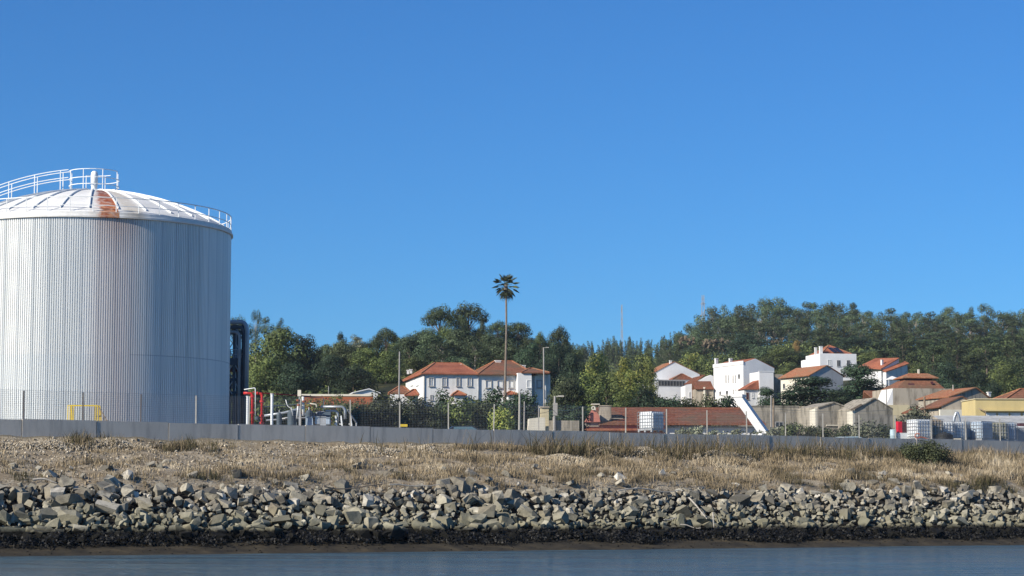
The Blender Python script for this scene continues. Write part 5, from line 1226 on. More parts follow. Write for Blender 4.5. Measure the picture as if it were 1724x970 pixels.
def yard(name, px, py_bot, D, label, cat, rz=0.0):
    p = W(px, py_bot, D); o = empty(name, (p.x, p.y, p.z), math.radians(rz), label, cat); return o, D / F
o, m_ = yard('red_box', 1519, 742, 148.5, 'bright red fire equipment box with a dark maroon front on a grey stand', 'box', 14)
b = MB(); b.box(-10 * m_, -3 * m_, -.3, .3, 13 * m_, 32 * m_); b.build('body', M['red_box'], o)
b = MB(); b.box(-2.9 * m_, 9 * m_, -.3, .3, 13 * m_, 31 * m_); b.box(9.2 * m_, 10.2 * m_, -.32, .32, 13 * m_, 32 * m_); b.build('door', M['maroon'], o)
b = MB(); b.box(-11 * m_, 10 * m_, -.35, .35, 2 * m_, 12.8 * m_); b.build('stand', M['ibc_white'], o)
o, m_ = yard('blue_drum', 1504, 742, 148, 'pale blue plastic drum at the left end of the stacked tanks', 'drum')
b = MB(); b.lathe([(0, 0), (.2, 0), (.22, .05), (.22, .32), (.235, .35), (.22, .38), (.22, .68), (.2, .75), (0, .76)], n=18); b.build('body', M['tarp'], o, smooth=True)
b = MB(); b.lathe([(0, .76), (.06, .76), (.06, .8), (0, .8)], c=(.1, 0, 0), n=10); b.build('cap', M['frame_grey'], o)
o, m_ = yard('black_tub', 1590, 744, 147.5, 'large black plastic tub lying before the caged tanks', 'tub')
b = MB(); b.lathe([(0, 0), (14 * m_, 0), (14.5 * m_, 10 * m_), (15 * m_, 10.3 * m_), (15 * m_, 11.3 * m_), (13 * m_, 11.5 * m_), (11 * m_, 14 * m_), (4 * m_, 15 * m_), (0, 15.2 * m_)], n=26); b.build('body', M['black_plastic'], o, smooth=False)
b = MB(); b.lathe([(0, 15 * m_), (4 * m_, 15 * m_), (4 * m_, 16.4 * m_), (0, 16.6 * m_)], n=14); b.build('lid', M['black_plastic'], o)
o, m_ = yard('yellow_container', 1612, 744, 148.5, 'small yellow plastic container on the ground beside the black tub', 'container')
b = MB(); b.box(-6 * m_, 6 * m_, -.2, .2, 0, 3.6 * m_); b.build('body', M['yellow_paint'], o); b = MB(); b.box(-5.5 * m_, 5.5 * m_, -.18, .18, 3.7 * m_, 5.5 * m_); b.build('lid', M['cream'], o)
o, m_ = yard('hose_reel', 1545, 742, 147, 'coil of orange red hose hanging low on the caged tanks', 'hose')
b = MB(); b.tube([(.16 * math.cos(a) * 1.1, -.02, .32 + .16 * math.sin(a)) for a in np.linspace(.6, 5.6, 16)], .035, 6); b.tube([(.1, -.02, .25), (.35, -.02, .22), (.75, 0, .10)], .03, 6); b.build('hose', plain('orange_hose', (.48, .12, .05), .6), o)
o, m_ = yard('label_plate', 1557, 724, 147.9, 'small blank grey label plate fixed to the wire cage right of the red box', 'plate', 12)
b = MB(); b.box(-5 * m_, 5 * m_, -.035, -.005, 0, 14 * m_); b.build('plate', M['ibc_blue'], o)
o, m_ = yard('sheet_stack', 1712, 744, 155, 'stack of grey corrugated sheets with a bright white top edge at the right end', 'stack', 4)
b = MB()
for i in range(12): b.box(-17 * m_, 22 * m_, -.6 - .01 * (i % 3), .6, i * 1.9 * m_, (i * 1.9 + 1.5) * m_)
b.build('sheets', M['galv'], o); b = MB(); b.box(-17.5 * m_, 22 * m_, -.65, .65, 23.4 * m_, 25.6 * m_); b.build('top_sheet', M['white_steel'], o)
b = MB(); b.box(3 * m_, 22 * m_, -.4, .4, 26 * m_, 31 * m_); b.build('maroon_roll', M['maroon'], o)
# white van roof and exhaust duct
o, m_ = yard('white_van', 1616, 733, 190, 'white box van parked behind the caged tanks, only its roof and top showing', 'van', 3)
zb_ = -(zat(733, 190) - 6.6); L_ = 28 * m_
b = MB(); f = [(-28, -16), (28, -16), (28, 12), (24, 19), (18, 22), (-28, 23)]; V_ = [Vector((x * m_, -1, z * m_)) for x, z in f]; b.mesh(V_ + [v + Vector((0, 2, 0)) for v in V_], [tuple(range(6)), tuple(range(11, 5, -1))] + [(i, i + 6, (i + 1) % 6 + 6, (i + 1) % 6) for i in range(6)]); b.build('body', M['car_white'], o)
for x in (-18, 16):
    b = MB(); b.tube([(x * m_, -1.06, -15 * m_), (x * m_, -.8, -15 * m_)], 6.5 * m_, 16); b.build('wheel', M['black_plastic'], o)
b = MB(); b.box(19 * m_, 26 * m_, -1.02, -.99, 6 * m_, 15 * m_); b.build('side_window', M['car_glass'], o)
o, m_ = yard('exhaust_duct', 1609, 712, 175, 'pale metal exhaust duct bent over above the caged tanks', 'duct')
pipe('duct', [(-.15, 0, -3.5), (-.15, 0, .3), (.12, 0, .95), (.3, 0, .3), (.3, 0, -3.5)], .12, M['silver'], o, .3)
# vehicles peeping over the wall
def car(px, py_top, D, rz, label, paint, wide=4.3):
    p = W(px, py_top, D); zg = p.z - 1.46; root = empty('parked_car', (p.x, p.y, zg), math.radians(rz), label, 'car', 'cars parked behind the wall')
    pr = [(-2.1, .35), (-2.12, .75), (-1.9, .92), (-1.35, 1.0), (-.75, 1.42), (.55, 1.46), (1.35, 1.05), (2.0, .88), (2.15, .6), (2.1, .35)]
    b = MB(); n = len(pr); V_ = []
    for y, sc_ in ((-.86, 1), (-.62, 1)): pass
    lo = [(x, -.86 if z < 1.02 else -.68, z) for x, z in pr]; hi = [(x, -y, z) for x, y, z in lo]
    b.mesh(lo + hi, [tuple(range(n - 1, -1, -1)), tuple(range(n, 2 * n))] + [(i, (i + 1) % n, (i + 1) % n + n, i + n) for i in range(n)]); b.build('body', paint, root)
    for sy in (-1, 1):
        b = MB(); y = .78 * sy; b.mesh([(-1.15, y * 1.04, 1.03), (1.1, y * 1.04, 1.03), (.5, .70 * sy, 1.38), (-.7, .70 * sy, 1.36)], [(0, 1, 2, 3)]); b.build('side_window', M['car_glass'], root)
    for x in (-1.35, 1.35):
        for sy in (-1, 1): b = MB(); b.tube([(x, .88 * sy, .32), (x, .66 * sy, .32)], .32, 16); b.build('wheel', M['black_plastic'], root)
    b = MB(); b.mesh([(.62, -.64, 1.44), (1.3, -.74, 1.10), (1.3, .74, 1.10), (.62, .64, 1.44)], [(0, 1, 2, 3)]); b.v = [(x + .02, y, z + .02) for x, y, z in b.v]; b.build('windscreen', M['car_glass'], root)
    return root
car(780, 717, 150, 8, 'dark car with a pale roof edge behind the wall at the foot of the hedge', M['car_dark'])
car(1402, 736.5, 152, 12, 'white car whose roof just shows above the wall right of centre', M['car_white'])
car(1428, 735, 154, 12, 'pale blue car roof with dark glass showing beside the white car', M['tarp'])
car(1466, 737.5, 156, 12, 'dark car roof showing left of the stacked tanks', M['car_dark'])
o, m_ = yard('yellow_barrier', 680, 720, 138, 'short yellow barrier bar showing above the wall in front of the hedge', 'barrier')
b = MB(); b.box(-6 * m_, 6 * m_, -.06, .06, .06, .06 + 4 * m_); b.build('bar', M['yellow_paint'], o)
for x in (-5, 5): b = MB(); b.bar((x * m_, 0, -.4), (x * m_, 0, .06), .06); b.build('leg', M['post_dark'], o)
o, m_ = yard('white_sacks', 1260, 738, 150, 'white plastic wrapped bundles lying behind the wall below the brown roof', 'bundle')
for k in range(5):
    V, Fc = rock_variant(100 + k, 16); q = [(-18, 5), (-9, 7), (0, 8), (10, 6), (20, 8)][k]
    ob = np_mesh('bundle', V * np.array([5.5 * m_, .4, q[1] * m_]) + np.array([q[0] * m_, 0, .1]), Fc, M['white_clean'], parent=o)
# ------------------------------------------------------------------ trees
TR = np.random.default_rng(21)
def branchy(b, base, tip, r0, r1, bend_=.1, n=5, sides=6):
    base, tip = Vector(base), Vector(tip); off = Vector((random.gauss(0, 1), random.gauss(0, 1), random.gauss(0, .3))) * bend_ * (tip - base).length
    pts = [base.lerp(tip, i / n) + off * math.sin(math.pi * i / n) for i in range(n + 1)]
    b.tube(pts, [lerp(r0, r1, i / n) for i in range(n + 1)], sides)
def crown_broad(r, Hh, Wd):
    cl = []; n = 32
    for i in range(n):
        a = r.uniform(0, 6.28); z = r.uniform(.10, .93); prof = math.sin(math.pi * min(1, (z - .02) ** .75)) ** .7
        rad = prof * Wd / 2 * r.uniform(.45, .85); q = r.uniform(.13, .22) * Wd
        cl.append((math.cos(a) * rad, math.sin(a) * rad, z * Hh - q * .3, q, q, q * .75, r.uniform(.15, .85)))
    cl.append((0, 0, Hh * .5, Wd * .3, Wd * .3, Hh * .3, .25)); return cl
def crown_umbrella(r, Hh, Wd):
    cl = []
    for i in range(15):
        a = i * 2.4 + r.uniform(-.3, .3); rad = math.sqrt((i + .5) / 15) * Wd / 2 * .82; q = r.uniform(.14, .21) * Wd
        cl.append((math.cos(a) * rad, math.sin(a) * rad, Hh * (.88 - .24 * (2 * rad / Wd) ** 2) + r.uniform(-.04, .03) * Hh, q, q, q * .80, r.uniform(.2, .8)))
    for i in range(4):
        a = r.uniform(0, 6.28); rad = Wd * r.uniform(.22, .40); q = r.uniform(.08, .13) * Wd
        cl.append((math.cos(a) * rad, math.sin(a) * rad, Hh * r.uniform(.62, .74), q, q, q * .55, r.uniform(.2, .7)))
    return cl
def crown_euca(r, Hh, Wd):
    cl = []
    for i in range(21):
        z = 1 - r.uniform(0, .66) ** 1.1; a = r.uniform(0, 6.28); rad = Wd / 2 * r.uniform(.15, .85) * (1 - .55 * max(0, z - .75) / .25); q = r.uniform(.11, .20) * Wd
        cl.append((math.cos(a) * rad, math.sin(a) * rad, z * Hh - q, q, q, q * r.uniform(.7, 1.1), r.uniform(.15, .9)))
    return cl
def crown_pine(r, Hh, Wd):
    cl = []
    for i in range(24):
        z = r.uniform(.25, .97); a = r.uniform(0, 6.28); pr = (1 - ((z - .45) / .6) ** 2) if z > .45 else 1.0
        rad = Wd / 2 * r.uniform(.3, .85) * math.sqrt(max(.05, pr)); q = r.uniform(.12, .2) * Wd
        cl.append((math.cos(a) * rad, math.sin(a) * rad, z * Hh - q * .5, q, q, q * .6, r.uniform(.1, .9)))
    cl.append((0, 0, Hh * .55, Wd * .24, Wd * .24, Hh * .28, .2)); return cl
def crown_cedar(r, Hh, Wd):
    cl = []
    for i in range(60):
        z = r.uniform(.06, .97); a = r.uniform(0, 6.28); rad = Wd / 2 * (1 - z) ** .62 * r.uniform(.45, 1.0); q = r.uniform(.12, .19) * Wd
        cl.append((math.cos(a) * rad, math.sin(a) * rad, z * Hh, q * 1.15, q * 1.15, q * .5, r.uniform(.1, .9)))
    cl.append((0, 0, Hh * .35, Wd * .3, Wd * .3, Hh * .33, .1)); return cl
def crown_spruce(r, Hh, Wd):
    cl = []
    for i in range(9):
        z = i / 9; q = Wd / 2 * (1 - z) * .9 + .12 * Wd
        cl.append((r.normal(0, .05) * Wd, r.normal(0, .05) * Wd, Hh * (.12 + .86 * z), q, q, Hh * .085, r.uniform(.1, .8)))
    return cl
def crown_poplar(r, Hh, Wd):
    cl = []
    for i in range(26):
        z = r.uniform(.1, .96); a = r.uniform(0, 6.28); rad = Wd / 2 * r.uniform(.2, .8) * (1 - .6 * max(0, z - .6) / .4); q = r.uniform(.13, .21) * Wd
        cl.append((math.cos(a) * rad, math.sin(a) * rad, z * Hh, q, q, q * 1.2, r.uniform(.1, .95)))
    cl.append((0, 0, Hh * .5, Wd * .25, Wd * .25, Hh * .3, .3)); return cl
KINDS = {  # crown fn, height, width, leaf size, density, leaf material, bark, variants, trunk radius, bare fraction
    'broadleaf_tree': (crown_broad, 11, 11, .42, .62, 'oak', 'bark', 4, .28, .2),
    'umbrella_pine': (crown_umbrella, 13, 8.5, .36, .70, 'pine', 'bark', 4, .22, .6),
    'eucalyptus_tree': (crown_euca, 18, 9, .42, .58, 'euca', 'bark_pale', 5, .26, .4),
    'pine_tree': (crown_pine, 13, 8, .40, .62, 'pine', 'bark', 4, .22, .3),
    'cypress_tree': (crown_cedar, 11, 9, .34, .62, 'cedar', 'bark', 3, .25, .1),
    'spruce_tree': (crown_spruce, 9, 3.6, .42, .8, 'pine', 'bark', 3, .14, .1),
    'yellow_green_tree': (crown_poplar, 12, 7, .38, .60, 'yellow', 'bark', 4, .2, .15)}
PROTO = {}
for kd, (fn, Hh, Wd, ls, dn, lm, bk, nv, tr, bare) in KINDS.items():
    PROTO[kd] = []
    for k in range(nv):
        cl = [c[:3] + tuple(v * (1.0 if kd == 'spruce_tree' else 1.16) for v in c[3:6]) + c[6:] for c in fn(TR, Hh, Wd)]; V, Fq, T = leafcloud(cl, dn * 1.45, ls * 1.0, TR, .62, .84)
        ztop = V[:, 2].max(); crown = (V, Fq, T, ztop, np.percentile(np.abs(V[:, 0]), 98) * 2)
        b = MB(); random.seed(k * 7 + len(kd)); split = Hh * (bare * .75 + .05)
        b.tube([(0, 0, -1.5), (0, 0, 0), (random.gauss(0, .1), 0, split), (random.gauss(0, .25), random.gauss(0, .25), Hh * .8)], [tr * 1.25, tr, tr * .8, tr * .2], 8)
        for c in cl[:(16 if kd in ('umbrella_pine', 'eucalyptus_tree') else 8)]:
            z0 = min(c[2] * .8, max(split, c[2] - Wd * .45)); branchy(b, (0, 0, z0), (c[0] * .92, c[1] * .92, c[2]), tr * .42, tr * .1, .07, 4, 5)
        cm = np_mesh('crown', V, Fq, LM[lm], T, link=False)
        tm = bpy.data.meshes.new('trunk'); tm.from_pydata(b.v, [], b.f); tm.materials.append(M[bk]); tm.shade_smooth()
        PROTO[kd].append((cm, tm, ztop, crown[4]))
random.seed(5)
def tree(kd, px, py_top, D, wpx, label, group=None, cat='tree', leaf=None, whole=False, v=None):
    """a tree whose top is at row py_top and whose crown is wpx wide in the photo, standing on the ground at depth D"""
    kx, kz = ray(px, py_top); x = kx * D; zt = ZC + kz * D; zg = ground_z(x, D)
    Hh = max(3.5, zt - zg); cm, tm, z0, w0 = random.choice(PROTO[kd]) if v is None else PROTO[kd][v]
    sz = Hh / z0; sw_ = wpx / F * D / w0
    root = empty(kd, (x, D, zg), random.uniform(0, 6.28), label, cat, group); root.scale = (sw_, sw_, sz)
    for nm, me in (('crown', cm), ('trunk', tm)):
        o = bpy.data.objects.new(nm, me); COL.objects.link(o); o.parent = root
        if nm == 'crown' and leaf: o.material_slots[0].link = 'OBJECT'; o.material_slots[0].material = LM[leaf]
    return root
SKX = [340, 386, 415, 432, 450, 500, 530, 545, 575, 600, 625, 650, 680, 700, 735, 760, 800, 822, 835, 870, 895, 905, 920, 945, 960, 1000, 1040, 1080, 1110, 1130, 1145, 1165, 1185, 1200, 1220, 1280, 1310, 1340, 1370, 1400, 1440, 1460, 1490, 1520, 1550, 1590, 1620, 1650, 1690, 1724, 1800, 2100]
SKY_ = [540, 535, 545, 525, 548, 545, 560, 572, 560, 566, 566, 550, 560, 550, 520, 510, 512, 545, 543, 545, 560, 575, 560, 555, 572, 572, 567, 570, 570, 562, 548, 538, 522, 514, 512, 500, 502, 508, 504, 509, 508, 518, 518, 516, 521, 513, 520, 511, 518, 518, 520, 530]
def skyl(px): return interp(px, SKX, SKY_)
# --- left group, close enough to tell apart
GL = 'trees of the wooded slope left of the palm'
for kd, px, py, D, w_, lab, lf in [
    ('broadleaf_tree', 472, 546, 392, 96, 'broad round-topped green tree, tallest beside the pipe tower', 'oak'),
    ('broadleaf_tree', 512, 560, 398, 60, 'rounded dark tree on the right shoulder of the big round-topped tree', 'cedar'),
    ('umbrella_pine', 397, 529, 420, 48, 'flat-topped umbrella pine crown showing just right of the storage tank', None),
    ('eucalyptus_tree', 431, 520, 430, 22, 'slender dark tree with a small tufted top right of the pipe tower', None),
    ('eucalyptus_tree', 450, 532, 435, 26, 'small tufted tree between the slender dark tree and the round-topped tree', None),
    ('pine_tree', 472, 535, 440, 20, 'little dark tree tip above the big round-topped tree', None),
    ('broadleaf_tree', 446, 600, 372, 78, 'lower green tree in front of the big round-topped tree, beside the pipe tower', 'oak'),
    ('broadleaf_tree', 500, 606, 366, 70, 'dark rounded tree above the left end of the orange wall', 'cedar'),
    ('broadleaf_tree', 553, 596, 376, 66, 'dark green tree above the middle of the orange wall', 'cedar'),
    ('broadleaf_tree', 596, 612, 366, 60, 'dark tree above the small white shed roof', 'cedar'),
    ('pine_tree', 575, 557, 440, 20, 'small pointed tree on the skyline above the dark wood left of centre', None),
    ('broadleaf_tree', 577, 572, 425, 52, 'loose olive green tree on the skyline between the two rounded crowns', 'hedge'),
    ('pine_tree', 602, 562, 436, 30, 'small grey green tree on the dip of the left skyline', 'olive'),
    ('broadleaf_tree', 617, 584, 400, 62, 'yellowish green tree in the middle of the left slope', 'oak'),
    ('umbrella_pine', 650, 549, 430, 38, 'round-topped pine on the skyline left of the two big umbrella pines', None),
    ('broadleaf_tree', 650, 590, 398, 58, 'round green tree behind the bare grey pole', 'oak'),
    ('broadleaf_tree', 690, 562, 420, 58, 'dark spreading tree on the slope left of the twin umbrella pines', 'euca'),
    ('umbrella_pine', 741, 511, 440, 54, 'big umbrella pine with open branches, left one of the tall pair', None),
    ('umbrella_pine', 789, 506, 445, 58, 'big umbrella pine, right and tallest one of the tall pair', None),
    ('umbrella_pine', 777, 527, 440, 26, 'small tufted pine crown below the right umbrella pine', None),
    ('pine_tree', 812, 529, 440, 18, 'small tuft of pine at the right edge of the tall umbrella pair', None),
    ('broadleaf_tree', 728, 556, 415, 60, 'dark full tree below the left umbrella pine', 'euca'),
    ('broadleaf_tree', 775, 550, 420, 66, 'dark full tree below the right umbrella pine', 'euca'),
    ('broadleaf_tree', 700, 598, 390, 58, 'green tree behind the left roof of the long white house', 'oak'),
    ('eucalyptus_tree', 745, 575, 398, 54, 'grey green tree behind the middle of the long white house', None),
    ('eucalyptus_tree', 800, 572, 400, 56, 'grey green leafy tree just left of the palm trunk', None),
    ('broadleaf_tree', 770, 598, 385, 62, 'dark rounded tree above the dip between the two tiled roofs', 'euca'),
    ('umbrella_pine', 838, 538, 440, 40, 'umbrella pine crown behind the palm trunk', None),
    ('umbrella_pine', 872, 541, 445, 44, 'wide pine crown just right of the palm trunk', None),
    ('broadleaf_tree', 850, 566, 415, 68, 'dark tree mass behind the palm trunk', 'euca'),
    ('broadleaf_tree', 890, 575, 410, 58, 'dark tree behind the right end of the long white house', 'cedar'),
    ('umbrella_pine', 909, 556, 430, 20, 'small dark pine crown left of the open-branched pine on the skyline', None),
    ('umbrella_pine', 941, 545, 425, 34, 'open-branched pine with two tufts right of the long white house', None),
    ('broadleaf_tree', 933, 572, 405, 50, 'dark tree under the open-branched pine', 'cedar'),
    ('broadleaf_tree', 915, 600, 385, 48, 'very dark tree behind the right end wall of the long white house', 'cedar'),
    ('broadleaf_tree', 953, 632, 300, 68, 'low round grey green tree right of the long white house', 'hedge'),
    ('broadleaf_tree', 965, 592, 380, 50, 'dark tree between the round grey green tree and the yellow green trees', 'cedar')]:
    tree(kd, px, py, D, w_, lab, GL, leaf=lf)
fill = [(545, 578, 40), (566, 576, 44), (590, 574, 46), (612, 574, 44), (634, 566, 44), (664, 564, 46), (682, 568, 44), (704, 556, 46), (722, 550, 46), (752, 546, 50), (780, 548, 46), (804, 550, 46), (826, 558, 44), (850, 556, 48), (872, 560, 46), (892, 566, 44), (908, 572, 42), (928, 568, 42), (950, 572, 40), (968, 578, 36)]
for k, (px, py, w_) in enumerate(fill):
    side = 'left of the twin umbrella pines' if px < 715 else 'around the twin umbrella pines' if px < 815 else 'right of the palm crown'
    tree('broadleaf_tree', px, py, 436 + (k % 3) * 7, w_, f'rounded dark green tree of the skyline row {side}', f'skyline trees {side}', leaf=['euca', 'oak', 'cedar', 'pine'][k % 4])
# --- middle, yellow green trees behind the pink building
for px, py, D, w_, lab, lf in [(1002, 588, 350, 56, 'yellow green tree, leftmost of the pale trees behind the pink building', 'yellow'), (1050, 598, 345, 34, 'narrow bright yellow green tree in the middle of the pale trees', 'ochrey'),
    (1022, 622, 320, 60, 'full mid green tree above the left end of the brown tiled roof', 'oak'), (1062, 618, 325, 60, 'full yellow green tree in front of the narrow bright one', 'yellow'), (1086, 590, 372, 50, 'dark round tree behind the pale trees, left of the gabled house', 'oak'),
    (1094, 600, 365, 24, 'small bright tree against the dark one left of the gabled house', 'yellow'), (1000, 640, 300, 52, 'mid green bushy tree behind the pink gable', 'oak'), (1082, 652, 300, 56, 'dark green bushy tree in front of the gabled house terrace', 'cedar'),
    (1050, 655, 290, 50, 'green bushy tree above the middle of the brown tiled roof', 'oak'), (1160, 590, 540, 52, 'pale yellow green tree on the slope behind the gabled house', 'yellow'), (1190, 598, 535, 44, 'second pale tree on the slope between the gabled house and the white block', 'oak')]:
    if lf == 'ochrey' and 'ochrey' not in LM: LM['ochrey'] = leafmat('bright_yellow_green_leaves', '#3f4f18', '#6b701f', '#a09a30')
    tree('yellow_green_tree', px, py, D, w_, lab, 'pale deciduous trees in the middle', leaf=lf)
# --- far conifer ridge
for i in range(110):
    D = random.choice([940, 975, 1010]); px = random.uniform(950, 1150); off = {940: 14, 975: 7, 1010: 0}[D]
    tree('spruce_tree', px, skyl(px) + off + random.uniform(-4, 7), D, random.uniform(9, 14), 'small pointed conifer in the dark plantation on the far middle ridge', 'conifers of the far middle ridge')
# --- right hill: rows of eucalyptus and pine
ZN = [(1240, 'above the white block and rock cuttings'), (1420, 'above the white villa'), (1590, 'above the stepped orange roofs'), (9999, 'above the yellow building')]
def zone_of(px): return [z for lim, z in ZN if px < lim][0]
for row, (D, off, w0, kds) in enumerate([(775, 0, 36, ['eucalyptus_tree']), (742, 9, 37, ['eucalyptus_tree']), (708, 24, 38, ['eucalyptus_tree', 'eucalyptus_tree', 'pine_tree']), (672, 42, 40, ['eucalyptus_tree', 'pine_tree']), (640, 56, 60, ['pine_tree', 'broadleaf_tree', 'broadleaf_tree']), (606, 78, 58, ['pine_tree', 'broadleaf_tree', 'broadleaf_tree'])]):
    px = 1118 + row * 5; k = 0
    while px < 1860:
        t_ = skyl(px) + off + random.uniform(-4, 8)
        if row >= 2: t_ = max(t_, 545 + off * .3) if px < 1165 else t_
        skip = (row == 4 and (1150 < px < 1235 or 1260 < px < 1305 or 1330 < px < 1352)) or (row == 5 and (px < 1250))
        if not skip and t_ < 640:
            kd = random.choice(kds); nm = {'eucalyptus_tree': 'tall grey green eucalyptus', 'pine_tree': 'dark rounded pine', 'broadleaf_tree': 'bushy green tree'}[kd]
            rn = ['on the skyline', 'just below the skyline', 'on the upper slope', 'on the middle slope', 'on the lower middle slope', 'on the lower slope'][row]
            tree(kd, px, t_, D + random.uniform(-9, 9), w0 * random.uniform(.8, 1.25), f'{nm} {rn} {zone_of(px)}', f'{nm}s {rn} {zone_of(px)}', leaf=(random.choice(['oak', 'cedar', 'pine', 'euca']) if kd == 'broadleaf_tree' else 'oak' if (kd == 'pine_tree' and random.random() < .25) else None))
        px += w0 * random.uniform(.50, .72); k += 1
# lower fringe round the villas
for kd, px, py, D, w_, lab, lf in [('cypress_tree', 1366, 632, 330, 116, 'wide dark cypress in front of the cream house', None), ('cypress_tree', 1448, 610, 345, 98, 'tall dark layered cypress below the white villa, right of the wide one', None),
    ('cypress_tree', 1290, 650, 330, 46, 'small dark cypress in front of the white annex', None), ('cypress_tree', 1410, 656, 320, 70, 'low dark cypress between the wide and the tall one', None), ('broadleaf_tree', 1482, 636, 350, 46, 'dark leafy tree right of the tall layered cypress', 'cedar'),
    ('broadleaf_tree', 1330, 608, 555, 42, 'round green tree left of the white villa', 'oak'), ('broadleaf_tree', 1288, 598, 560, 44, 'round green tree behind the tall white block', 'oak'), ('broadleaf_tree', 1255, 592, 575, 40, 'bushy tree behind the chimneys of the tall white block', None),
    ('broadleaf_tree', 1548, 612, 440, 58, 'large green tree behind the damaged two-tier roof', None), ('broadleaf_tree', 1590, 606, 450, 62, 'large dark tree right of the damaged two-tier roof', 'cedar'), ('pine_tree', 1635, 590, 470, 60, 'large pine behind the twin gabled roofs', None),
    ('broadleaf_tree', 1650, 622, 400, 56, 'bushy dark tree just behind the rear gabled house', 'cedar'), ('broadleaf_tree', 1690, 606, 430, 62, 'large green tree behind the yellow building', None), ('pine_tree', 1725, 585, 460, 64, 'large pine at the right edge above the hipped roof', None),
    ('broadleaf_tree', 1600, 636, 380, 46, 'small dark tree at the corner of the beige derelict building', 'cedar'), ('broadleaf_tree', 1618, 642, 370, 40, 'low dark tree behind the twin gables', 'cedar'), ('broadleaf_tree', 1525, 604, 540, 40, 'bushy tree right of the stepped orange roofs', None),
    ('broadleaf_tree', 1672, 640, 350, 44, 'dark bush-like tree between the gabled house and the hipped roof', 'cedar'), ('pine_tree', 1570, 575, 520, 56, 'full pine on the lower slope right of the stepped orange roofs', None), ('pine_tree', 1660, 565, 530, 58, 'full pine on the lower slope above the twin gables', None),
    ('pine_tree', 1520, 560, 570, 52, 'full pine on the slope above the stepped orange roofs', None), ('pine_tree', 1610, 562, 560, 54, 'full pine on the slope left of the one above the twin gables', None), ('pine_tree', 1708, 560, 560, 54, 'full pine on the slope above the yellow building', None),
    ('broadleaf_tree', 1465, 590, 600, 44, 'green tree right of the white villa', 'oak'), ('broadleaf_tree', 1780, 590, 480, 60, 'leafy tree just beyond the right edge', None), ('broadleaf_tree', 1760, 640, 380, 60, 'low leafy tree just beyond the right edge', None)]:
    tree(kd, px, py, D, w_, lab, leaf=lf)
for k in range(14):        # wood going on behind the storage tank
    tree('broadleaf_tree', -180 + k * 40, 556 + (k * 37) % 22, 405 + (k % 3) * 18, 62, 'dark tree of the wood hidden behind the storage tank', 'trees behind the storage tank', leaf=['oak', 'cedar', 'euca'][k % 3])
# hedges and bushes (each one counted)
hedge('hedge', 640, 178, 7.2, 4.9, LM['hedge'], 'long dense hedge right of the orange wall', 'hedge', None, 11, 6.4)
for px, D, wpx, top, lf, lab in [(600, 172, 66, 684, 'hedge', 'dense bushy hedge clump at the right end of the pump unit'), (655, 172, 76, 671, 'hedge', 'dense dark hedge clump below the low white outbuilding'), (712, 172, 76, 671, 'hedge', 'dense hedge clump below the left corner of the long white house'),
    (765, 174, 70, 676, 'oak', 'olive green hedge clump below the small porch roof'), (805, 176, 56, 672, 'hedge', 'dense bush left of the light green bush'), (846, 170, 34, 688, 'yellow', 'light green rounded bush behind the wire fence'), (870, 178, 60, 664, 'cedar', 'dark bush below the palm behind the tall pale pole'),
    (745, 190, 32, 660, 'cedar', 'dark spiky bush in front of the long white house front wall'), (828, 190, 56, 657, 'cedar', 'dark bushy shrub in front of the right half of the long white house'), (885, 192, 44, 659, 'cedar', 'dark branching shrub before the bay of the long white house'), (550, 190, 90, 670, 'oak', 'green shrub in front of the orange wall'),
    (960, 180, 60, 672, 'cedar', 'dark shrub behind the low grey yard wall'), (925, 190, 40, 680, 'cedar', 'dark shrub behind the gate pillar'), (1128, 260, 50, 664, 'cedar', 'dark shrub above the brown roof left of the white lean-to house'), (1160, 262, 40, 672, 'hedge', 'low shrub above the brown tiled roof below the beige outbuilding'),
    (1190, 262, 44, 672, 'hedge', 'low shrub above the brown tiled roof below the white block'), (1220, 262, 44, 668, 'cedar', 'dark rounded shrub at the foot of the tall white block'), (1100, 255, 50, 672, 'cedar', 'dark shrub above the brown roof under the gabled house'), (1335, 168, 44, 708, 'hedge', 'green bush before the rounded concrete tower'), (1372, 170, 44, 712, 'hedge', 'green bush before the left concrete shed'),
    (1418, 172, 46, 712, 'hedge', 'green bush between the two concrete sheds'), (1460, 170, 56, 706, 'olive', 'leafy pale green bush before the right concrete shed'), (1488, 170, 34, 712, 'hedge', 'green bush left of the blue drum'), (1540, 240, 56, 690, 'olive', 'scraggly grey green bush before the broken lean-to'), (1305, 176, 30, 716, 'olive', 'thin scrub by the pole pair'),
    (1148, 150, 26, 718, 'olive', 'pale reedy bush right of the lone caged tank'), (1172, 150, 30, 716, 'olive', 'pale reedy bush before the white wall, left of the bundles'), (1205, 152, 34, 724, 'olive', 'low pale scrub before the white wall'), (1240, 152, 30, 722, 'olive', 'low pale scrub beside the white bundles'), (1275, 152, 26, 724, 'olive', 'low scrub at the foot of the sloping buttress wall'),
    (634, 195, 30, 664, 'hedge', 'leafy shrub at the right end of the orange brown wall'), (590, 182, 50, 680, 'oak', 'olive shrub before the orange brown wall behind the fence'), (463, 168, 50, 690, 'oak', 'green shrub behind the red pipework'), (500, 170, 54, 694, 'hedge', 'shrub behind the cream sign board')]:
    mm = D / F; zt = zat(top - (13 if D < 200 and px < 900 else 3 if D < 200 else 13), D); x = ray(px, top)[0] * D; zg = max(6.2, ground_z(x, D)) if D < 185 else ground_z(x, D)
    zg = min(zg, zt - 1.4); hedge('bush', px, D, wpx * mm, zt - zg, LM[lf], lab, 'bush', 'bushes behind the fence', int(px), zg, size=.20 if D < 200 else .28)
